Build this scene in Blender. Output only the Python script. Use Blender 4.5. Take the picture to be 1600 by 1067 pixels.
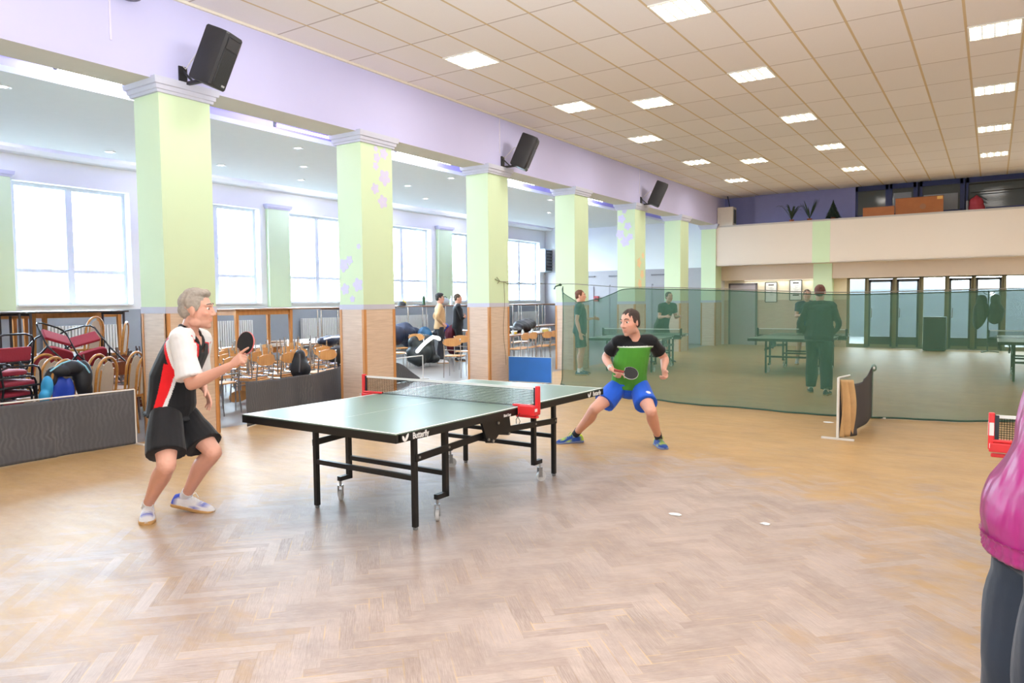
import bpy, bmesh, math, random
import numpy as np
from mathutils import Vector, Matrix, Quaternion
for o in list(bpy.data.objects): bpy.data.objects.remove(o, do_unlink=True)
SC = bpy.context.scene; COL = SC.collection
RND = random.Random(7)
PI = math.pi

# ---------------------------------------------------------------- camera, world, exposure
F, YAW, PITCH, ROLL, CAMH = 1135.9, .5841, -.05535, -.00893, 1.565
_f = Vector((-math.sin(YAW)*math.cos(PITCH), math.cos(YAW)*math.cos(PITCH), math.sin(PITCH)))
_r0 = Vector((math.cos(YAW), math.sin(YAW), 0)); _u0 = _r0.cross(_f)
CR = math.cos(ROLL)*_r0 + math.sin(ROLL)*_u0
CU = -math.sin(ROLL)*_r0 + math.cos(ROLL)*_u0
CF = _f; CO = Vector((0, 0, CAMH))
cam = bpy.data.cameras.new('camera'); cam.sensor_width = 36; cam.lens = F/1600*36; cam.clip_end = 300
co = bpy.data.objects.new('camera', cam); COL.objects.link(co); SC.camera = co
m = Matrix((CR, CU, -CF)).transposed().to_4x4(); m.translation = CO; co.matrix_world = m
def ray(px, py): return CF + CR*((px-800)/F) - CU*((py-533.5)/F)
def at(px, py, d): return CO + ray(px, py)*d                 # the point seen at a pixel, at camera depth d
def flo(px, py, z=0):
    d = ray(px, py); return CO + d*((z-CAMH)/d.z)
SC.view_settings.view_transform = 'Standard'; SC.view_settings.look = 'None'
SC.view_settings.gamma = 1; SC.view_settings.use_curve_mapping = False
SC.view_settings.exposure = 0.06
SC.cycles.use_denoising = True
SC.cycles.max_bounces = 7; SC.cycles.diffuse_bounces = 4; SC.cycles.glossy_bounces = 3
SC.cycles.transparent_max_bounces = 12; SC.cycles.transmission_bounces = 4
SC.cycles.sample_clamp_indirect = 6; SC.cycles.caustics_reflective = False; SC.cycles.caustics_refractive = False
W = bpy.data.worlds.new('overcast_sky'); SC.world = W; W.use_nodes = True
bg = W.node_tree.nodes['Background']; bg.inputs[0].default_value = (.86, .93, 1, 1); bg.inputs[1].default_value = 34.0

def area_light(name, loc, direction, sx, sy, power, color=(1, 1, 1), portal=False, spread=PI):
    l = bpy.data.lights.new(name, 'AREA'); l.shape = 'RECTANGLE'; l.size = sx; l.size_y = sy; l.energy = power; l.color = color
    l.spread = spread
    if portal: l.cycles.is_portal = True
    o = bpy.data.objects.new(name, l); COL.objects.link(o); o.location = loc
    o.rotation_euler = Vector(direction).to_track_quat('-Z', 'Y').to_euler(); return o
# the photographer's flash, just above the lens
fl = bpy.data.lights.new('camera_flash', 'SPOT'); fl.energy = 340; fl.color = (.93, .965, 1); fl.shadow_soft_size = .05
fl.spot_size = math.radians(115); fl.spot_blend = .5
fo = bpy.data.objects.new('camera_flash', fl); COL.objects.link(fo); fo.location = CO + CU*.16 - CR*.03 + CF*.02
fo.rotation_euler = (CF + CU*.12).to_track_quat('-Z', 'Y').to_euler()

# its head is tilted up, so most of its light comes back from the ceiling
fb = bpy.data.lights.new('camera_flash_bounce', 'SPOT'); fb.energy = 3700; fb.color = (.90, .95, 1); fb.shadow_soft_size = .05
fb.spot_size = math.radians(120); fb.spot_blend = .8
fo = bpy.data.objects.new('camera_flash_bounce', fb); COL.objects.link(fo); fo.location = CO + CU*.18 - CR*.03 + CF*.02
fo.rotation_euler = (CF*.75 + Vector((0, 0, 1))).to_track_quat('-Z', 'Y').to_euler()

# ---------------------------------------------------------------- materials
def lin(c):
    return tuple(((x/255)/12.92 if x/255 <= .04045 else ((x/255+.055)/1.055)**2.4) for x in c)
class NT:
    def __init__(s, name):
        s.m = bpy.data.materials.new(name); s.m.use_nodes = True; s.t = s.m.node_tree; s.n = s.t.nodes
        s.b = s.n['Principled BSDF']; s.out = s.n['Material Output']
    def add(s, ty, **kw):
        x = s.n.new(ty)
        for k, v in kw.items(): setattr(x, k, v)
        return x
    def link(s, a, b): s.t.links.new(a, b)
    def math(s, op, a, b=None, c=None):
        x = s.add('ShaderNodeMath', operation=op)
        for i, v in enumerate((a, b, c)):
            if v is None: continue
            if isinstance(v, (int, float)): x.inputs[i].default_value = v
            else: s.link(v, x.inputs[i])
        return x.outputs[0]
    def mix(s, fac, a, b, blend='MIX'):
        x = s.add('ShaderNodeMix', data_type='RGBA', blend_type=blend)
        for sock, v in ((x.inputs[0], fac), (x.inputs[6], a), (x.inputs[7], b)):
            if isinstance(v, (int, float)): sock.default_value = v
            elif isinstance(v, tuple): sock.default_value = (*v[:3], 1)
            else: s.link(v, sock)
        return x.outputs[2]
    def noise(s, vec, scale, detail=3, rough=.5):
        x = s.add('ShaderNodeTexNoise'); x.inputs['Scale'].default_value = scale; x.inputs['Detail'].default_value = detail
        x.inputs['Roughness'].default_value = rough
        if vec is not None: s.link(vec, x.inputs['Vector'])
        return x.outputs['Fac']
    def ramp(s, fac, p0, p1):
        x = s.add('ShaderNodeMapRange'); x.inputs[1].default_value = p0; x.inputs[2].default_value = p1; x.clamp = True
        s.link(fac, x.inputs[0]); return x.outputs[0]
    def pos(s): return s.add('ShaderNodeNewGeometry').outputs['Position']
    def obj(s): return s.add('ShaderNodeTexCoord').outputs['Object']
    def scaled(s, vec, sc):
        x = s.add('ShaderNodeMapping'); x.inputs['Scale'].default_value = sc; s.link(vec, x.inputs[0]); return x.outputs[0]
MATS = {}
def mat(name, c, rough=.55, metal=0, vary=.06, scale=6, bump=0, spec=.5, coat=0, sheen=0):
    if name in MATS: return MATS[name]
    t = NT(name); L = lin(c); ob = t.obj(); f = t.noise(ob, scale)
    t.link(t.mix(f, tuple(max(0, x*(1-vary)) for x in L), tuple(min(1, x*(1+vary)) for x in L)), t.b.inputs['Base Color'])
    t.b.inputs['Roughness'].default_value = rough; t.b.inputs['Metallic'].default_value = metal
    t.b.inputs['Specular IOR Level'].default_value = spec
    if coat: t.b.inputs['Coat Weight'].default_value = coat; t.b.inputs['Coat Roughness'].default_value = .15
    if sheen: t.b.inputs['Sheen Weight'].default_value = sheen
    if bump:
        bp = t.add('ShaderNodeBump'); bp.inputs['Strength'].default_value = bump; bp.inputs['Distance'].default_value = .01
        t.link(t.noise(ob, scale*8, 4), bp.inputs['Height']); t.link(bp.outputs[0], t.b.inputs['Normal'])
    MATS[name] = t.m; return t.m
def emit(name, c, strength, rough=.4):
    if name in MATS: return MATS[name]
    t = NT(name); L = lin(c); f = t.noise(t.obj(), 3)
    t.link(t.mix(f, tuple(x*.95 for x in L), L), t.b.inputs['Base Color'])
    t.b.inputs['Emission Color'].default_value = (*L, 1); t.b.inputs['Emission Strength'].default_value = strength
    t.b.inputs['Roughness'].default_value = rough
    MATS[name] = t.m; return t.m
def wood(name, c1, c2, axis=(1, 1, 12), scale=3, rough=.45, spec=.4):
    if name in MATS: return MATS[name]
    t = NT(name); v = t.scaled(t.obj(), axis); f = t.noise(v, scale, 5, .6)
    f = t.ramp(f, .3, .7)
    t.link(t.mix(f, lin(c1), lin(c2)), t.b.inputs['Base Color']); t.b.inputs['Roughness'].default_value = rough
    t.b.inputs['Specular IOR Level'].default_value = spec
    MATS[name] = t.m; return t.m
def attr_mat(name, attr='tint', rough=.8, sheen=0, weave=0, spec=.3, vary=.08):
    """cloth or skin whose own colours sit on the mesh as an attribute"""
    if name in MATS: return MATS[name]
    t = NT(name); a = t.add('ShaderNodeAttribute', attribute_name=attr); f = t.noise(t.obj(), 18)
    d = t.mix(f, (1-vary,)*3, (1+vary,)*3)
    t.link(t.mix(1.0, a.outputs['Color'], d, 'MULTIPLY'), t.b.inputs['Base Color'])
    t.b.inputs['Roughness'].default_value = rough; t.b.inputs['Specular IOR Level'].default_value = spec
    if sheen: t.b.inputs['Sheen Weight'].default_value = sheen
    if weave:
        bp = t.add('ShaderNodeBump'); bp.inputs['Strength'].default_value = weave; bp.inputs['Distance'].default_value = .01
        t.link(t.noise(t.scaled(t.obj(), (1, 1, .5)), 22, 4), bp.inputs['Height']); t.link(bp.outputs[0], t.b.inputs['Normal'])
    MATS[name] = t.m; return t.m
def see_through(name, c, alpha, rough=.7, tex=None):
    if name in MATS: return MATS[name]
    t = NT(name); L = lin(c)
    tr = t.add('ShaderNodeBsdfTransparent'); mx = t.add('ShaderNodeMixShader')
    t.link(t.mix(t.noise(t.obj(), 4), tuple(x*.9 for x in L), L), t.b.inputs['Base Color']); t.b.inputs['Roughness'].default_value = rough
    t.b.inputs['Specular IOR Level'].default_value = .1
    t.link(tr.outputs[0], mx.inputs[1]); t.link(t.b.outputs[0], mx.inputs[2]); t.link(mx.outputs[0], t.out.inputs[0])
    mx.inputs[0].default_value = alpha
    if tex: tex(t, mx)
    MATS[name] = t.m; return t.m
def glass(name, c=(235, 245, 250), refl=.06, dark=0.0):
    if name in MATS: return MATS[name]
    t = NT(name); tr = t.add('ShaderNodeBsdfTransparent'); tr.inputs[0].default_value = (*lin(c), 1)
    gl = t.add('ShaderNodeBsdfGlossy'); gl.inputs['Roughness'].default_value = .03
    lw = t.add('ShaderNodeLayerWeight'); f = t.math('ADD', .03, t.math('MULTIPLY', t.math('POWER', lw.outputs['Facing'], 4.0), .45))
    mx = t.add('ShaderNodeMixShader'); t.link(f, mx.inputs[0]); t.link(tr.outputs[0], mx.inputs[1]); t.link(gl.outputs[0], mx.inputs[2])
    t.link(mx.outputs[0], t.out.inputs[0]); MATS[name] = t.m; return t.m

# ---------------------------------------------------------------- mesh building
class MB:
    def __init__(s): s.v = []; s.f = []; s.mi = []; s.cur = 0
    def add(s, vs, fs):
        b = len(s.v); s.v += [tuple(x) for x in vs]; s.f += [tuple(i+b for i in f) for f in fs]; s.mi += [s.cur]*len(fs); return s
    def box(s, c, size, rot=None):
        x, y, z = (a/2 for a in size); R = rot or Matrix.Identity(3)
        vs = [Vector(c) + R @ Vector((sx*x, sy*y, sz*z)) for sz in (-1, 1) for sy in (-1, 1) for sx in (-1, 1)]
        return s.add(vs, [(0, 2, 3, 1), (4, 5, 7, 6), (0, 1, 5, 4), (2, 6, 7, 3), (0, 4, 6, 2), (1, 3, 7, 5)])
    def span(s, a, b):
        return s.box([(p+q)/2 for p, q in zip(a, b)], [abs(q-p) for p, q in zip(a, b)])
    def bar(s, p, q, w, h, up=(0, 0, 1)):
        p, q = Vector(p), Vector(q); d = (q-p).normalized(); u = Vector(up)
        if abs(d.dot(u)) > .98: u = Vector((1, 0, 0))
        r = d.cross(u).normalized(); u = r.cross(d)
        R = Matrix((r, d, u)).transposed()
        return s.box((p+q)/2, (w, (q-p).length, h), R)
    def rings(s, rs, closed=False, cap=True):
        n = len(rs[0]); b = len(s.v)
        vs = [p for r in rs for p in r]; fs = []
        for i in range(len(rs)-(0 if closed else 1)):
            for j in range(n):
                k = (j+1) % n; i2 = (i+1) % len(rs)
                fs.append((i*n+j, i*n+k, i2*n+k, i2*n+j))
        if cap and not closed:
            fs.append(tuple(range(n-1, -1, -1))); fs.append(tuple((len(rs)-1)*n+j for j in range(n)))
        return s.add(vs, fs)
    def tube(s, pts, r, seg=8, closed=False, round_end=False):
        pts = [Vector(p) for p in pts]; rr = r if isinstance(r, (list, tuple)) else [r]*len(pts)
        if round_end and not closed:
            d0 = (pts[0]-pts[1]).normalized(); d1 = (pts[-1]-pts[-2]).normalized(); a, b = rr[0], rr[-1]
            pts = [pts[0]+d0*a*.92, pts[0]+d0*a*.7] + pts + [pts[-1]+d1*b*.7, pts[-1]+d1*b*.92]
            rr = [a*.39, a*.71] + list(rr) + [b*.71, b*.39]
        N = len(pts); rs = []; u = None
        for i in range(N):
            if closed: d = pts[(i+1) % N]-pts[i-1]
            else: d = pts[min(i+1, N-1)]-pts[max(i-1, 0)]
            d = d.normalized() if d.length > 1e-9 else Vector((0, 0, 1))
            if u is None:
                u = Vector((0, 0, 1)) if abs(d.z) < .9 else Vector((1, 0, 0))
            u = (u - d*u.dot(d)); u = u.normalized() if u.length > 1e-6 else d.orthogonal().normalized()
            w = d.cross(u)
            rs.append([pts[i] + (u*math.cos(a)+w*math.sin(a))*rr[i] for a in (2*PI*j/seg for j in range(seg))])
        return s.rings(rs, closed)
    def cyl(s, p, q, r, r2=None, seg=16): return s.tube([p, q], [r, r if r2 is None else r2], seg)
    def lathe(s, prof, c=(0, 0, 0), seg=20, R=None):
        R = R or Matrix.Identity(3)
        rs = [[Vector(c) + R @ Vector((r*math.cos(a), r*math.sin(a), z)) for a in (2*PI*j/seg for j in range(seg))] for r, z in prof]
        return s.rings(rs)
    def ell(s, c, rad, R=None, seg=20, nr=12):
        R = R or Matrix.Identity(3); rs = []
        for i in range(nr+1):
            th = PI*(.004 + .992*i/nr); z = -math.cos(th); r = math.sin(th)
            rs.append([Vector(c) + R @ Vector((rad[0]*r*math.cos(a), rad[1]*r*math.sin(a), rad[2]*z)) for a in (2*PI*j/seg for j in range(seg))])
        return s.rings(rs)
    def poly(s, pts, n, t):
        """flat outline pts (3-D) given thickness t along n"""
        n = Vector(n).normalized()*t; k = len(pts); pts = [Vector(p) for p in pts]
        vs = pts + [p+n for p in pts]
        return s.add(vs, [tuple(range(k-1, -1, -1)), tuple(range(k, 2*k))] + [(i, (i+1) % k, (i+1) % k+k, i+k) for i in range(k)])
    def build(s, name, mats, parent=None, bevel=0, smooth=True, angle=35):
        me = bpy.data.meshes.new(name); me.from_pydata(s.v, [], s.f)
        for x in (mats if isinstance(mats, (list, tuple)) else [mats]): me.materials.append(x)
        me.polygons.foreach_set('material_index', s.mi); me.update()
        bm = bmesh.new(); bm.from_mesh(me); bmesh.ops.recalc_face_normals(bm, faces=bm.faces); bm.to_mesh(me); bm.free()
        if smooth:
            me.shade_smooth(); me.set_sharp_from_angle(angle=math.radians(angle))
        o = bpy.data.objects.new(name, me); COL.objects.link(o); o.parent = parent
        if bevel:
            b = o.modifiers.new('edge', 'BEVEL'); b.width = bevel; b.segments = 2; b.limit_method = 'ANGLE'
        return o
def tag(o, label=None, cat=None, group=None, kind=None):
    for k, v in (('label', label), ('category', cat), ('group', group), ('kind', kind)):
        if v: o[k] = v
    return o
def thing(name, label, cat, loc=(0, 0, 0), rz=0, group=None):
    o = bpy.data.objects.new(name, None); COL.objects.link(o); o.empty_display_size = .1
    o.location = loc; o.rotation_euler = (0, 0, rz); return tag(o, label, cat, group)
def copy_tree(o, parent=None):
    c = o.copy(); COL.objects.link(c); c.parent = parent
    for ch in list(o.children): copy_tree(ch, c)
    return c
def struct(o, label=None): o['kind'] = 'structure'; 
def st(name, mb, mats, label=None, parent=None, **kw):
    o = mb.build(name, mats, parent, **kw)
    if parent is None: tag(o, label, None, None, 'structure')
    return o
def arc(c, r, a0, a1, n, ax=Vector((1, 0, 0)), ay=Vector((0, 0, 1))):
    return [Vector(c) + ax*(r*math.cos(a0+(a1-a0)*i/n)) + ay*(r*math.sin(a0+(a1-a0)*i/n)) for i in range(n+1)]
def text_mesh(name, s, size, m, parent, mw, extrude=.0008, bold=False):
    cu = bpy.data.curves.new(name, 'FONT'); cu.body = s; cu.size = size; cu.extrude = extrude; cu.align_x = 'CENTER'; cu.align_y = 'CENTER'
    if bold: cu.offset = size*.02
    o = bpy.data.objects.new(name, cu); COL.objects.link(o)
    dg = bpy.context.evaluated_depsgraph_get(); me = bpy.data.meshes.new_from_object(o.evaluated_get(dg))
    bpy.data.objects.remove(o, do_unlink=True); bpy.data.curves.remove(cu)
    me.materials.clear(); me.materials.append(m); me.transform(mw)
    o = bpy.data.objects.new(name, me); COL.objects.link(o); o.parent = parent; return o
def frame_of(x, y, z, loc):
    """4x4 matrix from axis vectors and origin"""
    m = Matrix((Vector(x), Vector(y), Vector(z))).transposed().to_4x4(); m.translation = Vector(loc); return m
# ---------------------------------------------------------------- floor
XC, XB, XW = -7.82, -8.32, -14.93        # column face, column back, window wall
YE = 25.3; YN = -3.2; XR = 4.6; ZC = 5.03
def floor_material():
    t = NT('worn_parquet'); P = t.pos()
    uv = t.add('ShaderNodeUVMap').outputs[0]; rn = t.add('ShaderNodeAttribute', attribute_name='rnd').outputs['Fac']
    sep = t.add('ShaderNodeSeparateXYZ'); t.link(P, sep.inputs[0]); su = t.add('ShaderNodeSeparateXYZ'); t.link(uv, su.inputs[0])
    # wear: bare greyed oak in the middle of the playing area, old yellow varnish elsewhere
    dx = t.math('DIVIDE', t.math('ADD', sep.outputs[0], 2.4), 2.55); dy = t.math('DIVIDE', t.math('ADD', sep.outputs[1], -3.75), 2.75)
    d = t.math('SQRT', t.math('ADD', t.math('MULTIPLY', dx, dx), t.math('MULTIPLY', dy, dy)))
    n1 = t.noise(t.scaled(P, (1, 1, 1)), .8, 5, .62); n2 = t.noise(t.scaled(P, (1.0, 2.2, 1)), 3.2, 6, .7)
    w = t.math('ADD', d, t.math('ADD', t.math('MULTIPLY', t.math('SUBTRACT', n1, .5), 1.5), t.math('MULTIPLY', t.math('SUBTRACT', n2, .5), .9)))
    w = t.math('ADD', w, t.math('MULTIPLY', t.math('SUBTRACT', rn, .5), .22))
    varn = t.ramp(w, .78, 1.25)
    # blocks read clearly only where feet have worn the finish through; elsewhere dirt and varnish smear over them
    cl = t.math('MULTIPLY', t.math('SUBTRACT', 1.0, varn), t.math('ADD', .3, t.math('MULTIPLY', t.ramp(t.math('ADD', t.noise(P, 1.1, 4, .6), t.math('MULTIPLY', t.math('SUBTRACT', 2.6, sep.outputs[1]), .10)), .42, .66), .7)))
    cl = t.math('ADD', cl, t.math('MULTIPLY', varn, .22)); rn0 = rn
    rn = t.math('ADD', .5, t.math('MULTIPLY', t.math('SUBTRACT', rn0, .5), cl))
    gv = t.add('ShaderNodeCombineXYZ'); t.link(t.math('MULTIPLY', su.outputs[0], 2.2), gv.inputs[0]); t.link(t.math('MULTIPLY', su.outputs[1], 9), gv.inputs[1]); t.link(t.math('MULTIPLY', rn0, 60), gv.inputs[2])
    gr = t.noise(gv.outputs[0], 2.2, 6, .65)
    bare = t.mix(rn, lin((188, 171, 161)), lin((138, 116, 104)))
    bare = t.mix(t.math('MULTIPLY', t.ramp(gr, .35, .72), t.math('ADD', .25, t.math('MULTIPLY', cl, .75))), bare, lin((204, 186, 174)))
    dirt = t.noise(P, 2.0, 6, .7)
    bare = t.mix(t.math('MULTIPLY', t.ramp(dirt, .45, .75), .55), bare, lin((138, 115, 101)))
    old = t.mix(rn, lin((190, 156, 107)), lin((182, 146, 98)))
    old = t.mix(t.math('MULTIPLY', t.ramp(gr, .4, .75), .45), old, lin((170, 136, 96)))
    old = t.mix(t.math('MULTIPLY', t.ramp(t.noise(t.scaled(P, (.6, 1.6, 1)), 2.4, 6, .75), .5, .74), .45), old, lin((152, 126, 98)))
    col = t.mix(varn, bare, old)
    # joints between blocks: varnish left in the grooves, dark lines in places
    e = t.math('MINIMUM', t.math('MULTIPLY', t.math('MINIMUM', su.outputs[0], t.math('SUBTRACT', 1.0, su.outputs[0])), 6.0), t.math('MINIMUM', su.outputs[1], t.math('SUBTRACT', 1.0, su.outputs[1])))
    j = t.math('SUBTRACT', 1.0, t.ramp(e, .015, .075))
    jm = t.math('MULTIPLY', t.math('MULTIPLY', j, cl), t.ramp(t.noise(P, 5.0, 3), .46, .62))
    col = t.mix(t.math('MULTIPLY', jm, t.math('SUBTRACT', .62, t.math('MULTIPLY', varn, .56))), col, lin((226, 188, 118)))
    col = t.mix(t.math('MULTIPLY', t.math('MULTIPLY', t.math('MULTIPLY', j, cl), t.ramp(t.noise(P, 3.1, 3), .5, .62)), .4), col, lin((110, 88, 72)))
    mo = t.noise(t.scaled(P, (1, 1.5, 1)), 1.7, 8, .72); col = t.mix(1.0, col, t.mix(t.ramp(mo, .3, .72), (.84, .84, .85), (1.1, 1.09, 1.07)), 'MULTIPLY')
    fl_ = t.noise(t.scaled(P, (1.3, 3, 1)), 7, 6, .8); col = t.mix(t.math('MULTIPLY', t.ramp(fl_, .60, .72), .35), col, lin((214, 180, 118)))
    t.link(col, t.b.inputs['Base Color'])
    sc = t.noise(t.scaled(P, (1.0, 3.0, 1)), 4.0, 6, .75)
    ro = t.math('ADD', .29, t.math('MULTIPLY', sc, .30)); t.link(ro, t.b.inputs['Roughness'])
    t.b.inputs['Specular IOR Level'].default_value = .36
    bp = t.add('ShaderNodeBump'); bp.inputs['Strength'].default_value = .12; bp.inputs['Distance'].default_value = .01
    t.link(t.math('ADD', t.math('MULTIPLY', n2, .6), t.math('MULTIPLY', gr, .4)), bp.inputs['Height']); t.link(bp.outputs[0], t.b.inputs['Normal'])
    return t.m
def build_floor():
    w = .07; n = 6; c, s = math.cos(PI/4), math.sin(PI/4); x0, x1, y0, y1 = -8.07, XR, YN, YE
    cs = [(x*c+y*s, -x*s+y*c) for x in (x0, x1) for y in (y0, y1)]
    a0, a1 = int(min(p[0] for p in cs)/w)-8, int(max(p[0] for p in cs)/w)+8
    b0, b1 = int(min(p[1] for p in cs)/w)-8, int(max(p[1] for p in cs)/w)+8
    vs, fs, uvs, rn = [], [], [], []
    for x in range(a0, a1):
        for y in range(b0, b1):
            k = (x-y) % (2*n)
            if k == 0: rect = (x, y, x+n, y+1); uv = ((0, 0), (1, 0), (1, 1), (0, 1))
            elif k == 2*n-1: rect = (x, y, x+1, y+n); uv = ((0, 0), (0, 1), (1, 1), (1, 0))
            else: continue
            mx, my = (rect[0]+rect[2])/2*w, (rect[1]+rect[3])/2*w
            X, Y = mx*c-my*s, mx*s+my*c
            if not (x0-.3 < X < x1+.3 and y0-.3 < Y < y1+.3): continue
            b = len(vs)
            for (px, py) in ((rect[0], rect[1]), (rect[2], rect[1]), (rect[2], rect[3]), (rect[0], rect[3])):
                px *= w; py *= w; vs.append((px*c-py*s, px*s+py*c, 0))
            fs.append((b, b+1, b+2, b+3)); uvs += uv; rn.append(RND.random())
    me = bpy.data.meshes.new('floor'); me.from_pydata(vs, [], fs)
    ul = me.uv_layers.new(name='block'); ul.data.foreach_set('uv', [q for p in uvs for q in p])
    at_ = me.attributes.new('rnd', 'FLOAT', 'FACE'); at_.data.foreach_set('value', rn)
    bm = bmesh.new(); bm.from_mesh(me)
    for co_, no in (((x0, 0, 0), (-1, 0, 0)), ((x1, 0, 0), (1, 0, 0)), ((0, y0, 0), (0, -1, 0)), ((0, y1, 0), (0, 1, 0))):
        bmesh.ops.bisect_plane(bm, geom=bm.verts[:]+bm.edges[:]+bm.faces[:], plane_co=co_, plane_no=no, clear_outer=True)
    bm.to_mesh(me); bm.free()
    me.materials.append(floor_material())
    o = bpy.data.objects.new('floor', me); COL.objects.link(o); tag(o, kind='structure')
build_floor()
st('floor_aisle', MB().span((XW-.3, YN, -.1), (-8.07, YE, 0)), mat('grey_linoleum', (132, 126, 119), .35, scale=2, vary=.12))
st('floor_slab', MB().span((-8.07, YN, -.15), (XR, YE, -.02)), mat('screed', (120, 110, 100), .9))

# ---------------------------------------------------------------- ceiling of the hall: 625 x 1250 mm tiles in a tan grid
def ceiling_material():
    t = NT('ceiling_tiles'); P = t.pos(); s = t.add('ShaderNodeSeparateXYZ'); t.link(P, s.inputs[0])
    def gridline(v, off, pitch, half):
        f = t.math('FRACT', t.math('DIVIDE', t.math('ADD', v, off), pitch)); f = t.math('MINIMUM', f, t.math('SUBTRACT', 1.0, f))
        return t.math('LESS_THAN', f, half/pitch)
    gx = gridline(s.outputs[0], .37+50*.625, .625, .016); gy = gridline(s.outputs[1], -11.36+50*1.25, 1.25, .012)
    cell = t.add('ShaderNodeTexWhiteNoise', noise_dimensions='2D')
    cx = t.math('FLOOR', t.math('DIVIDE', t.math('ADD', s.outputs[0], .37+50*.625), .625)); cy = t.math('FLOOR', t.math('DIVIDE', t.math('ADD', s.outputs[1], -11.36+50*1.25), 1.25))
    cv = t.add('ShaderNodeCombineXYZ'); t.link(cx, cv.inputs[0]); t.link(cy, cv.inputs[1]); t.link(cv.outputs[0], cell.inputs['Vector'])
    tile = t.mix(cell.outputs['Value'], lin((231, 226, 225)), lin((237, 232, 231)))
    tile = t.mix(t.math('MULTIPLY', t.noise(P, 90, 2), .12), tile, lin((170, 160, 150)))
    col = t.mix(gy, tile, lin((186, 174, 168))); col = t.mix(gx, col, lin((206, 184, 148)))
    t.link(col, t.b.inputs['Base Color']); t.b.inputs['Roughness'].default_value = .9
    bp = t.add('ShaderNodeBump'); bp.inputs['Distance'].default_value = .01; bp.inputs['Strength'].default_value = .5
    t.link(t.math('MAXIMUM', gx, gy), bp.inputs['Height']); t.link(bp.outputs[0], t.b.inputs['Normal'])
    return t.m
st('ceiling', MB().span((XC-.5, YN, ZC), (XR, YE+.2, ZC+.1)), ceiling_material())
M_lilac = mat('lilac_paint', (196, 193, 228), .75, scale=1.5, vary=.04); M_cream = mat('cream_paint', (206, 200, 184), .8, vary=.03)
M_white = mat('white_paint', (232, 234, 232), .75, vary=.03, scale=1.2); M_green = mat('green_paint', (210, 229, 190), .7, vary=.04, scale=1.5)
M_lilac2 = mat('strong_lilac_paint', (186, 182, 232), .75, vary=.04); M_band = mat('grey_lilac_paint', (196, 197, 212), .7, vary=.03)
M_trimwood = wood('orange_beech', (196, 134, 78), (214, 156, 98), (14, 14, 1), 2)
M_lam = wood('pale_laminate', (203, 178, 156), (222, 199, 178), (1.2, 1.2, 16), 3, .5)
M_ivory = mat('ivory_paint', (230, 217, 203), .8, vary=.02, scale=1); M_tan = mat('tan_paint', (214, 195, 175), .8, vary=.03)

b = MB(); b.span((XB-.03, YN, 4.07), (XC, YE+.2, 5.06)); o = b.build('beam', [M_lilac, M_cream], None, smooth=False); tag(o, kind='structure')
for p in o.data.polygons:
    if p.normal.z < -.5: p.material_index = 1
st('trim_1', MB().span((XC, YN, ZC-.03), (XC+.03, YE-.4, ZC)), mat('white_angle', (226, 218, 200), .6))
for i, y in enumerate((4.2, 11.45, 17.95)):
    st('trim_%d' % (i+5), MB().span((XC, y, 4.35), (XC+.012, y+.02, ZC-.03)), mat('cable_duct', (214, 208, 226), .6))

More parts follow.
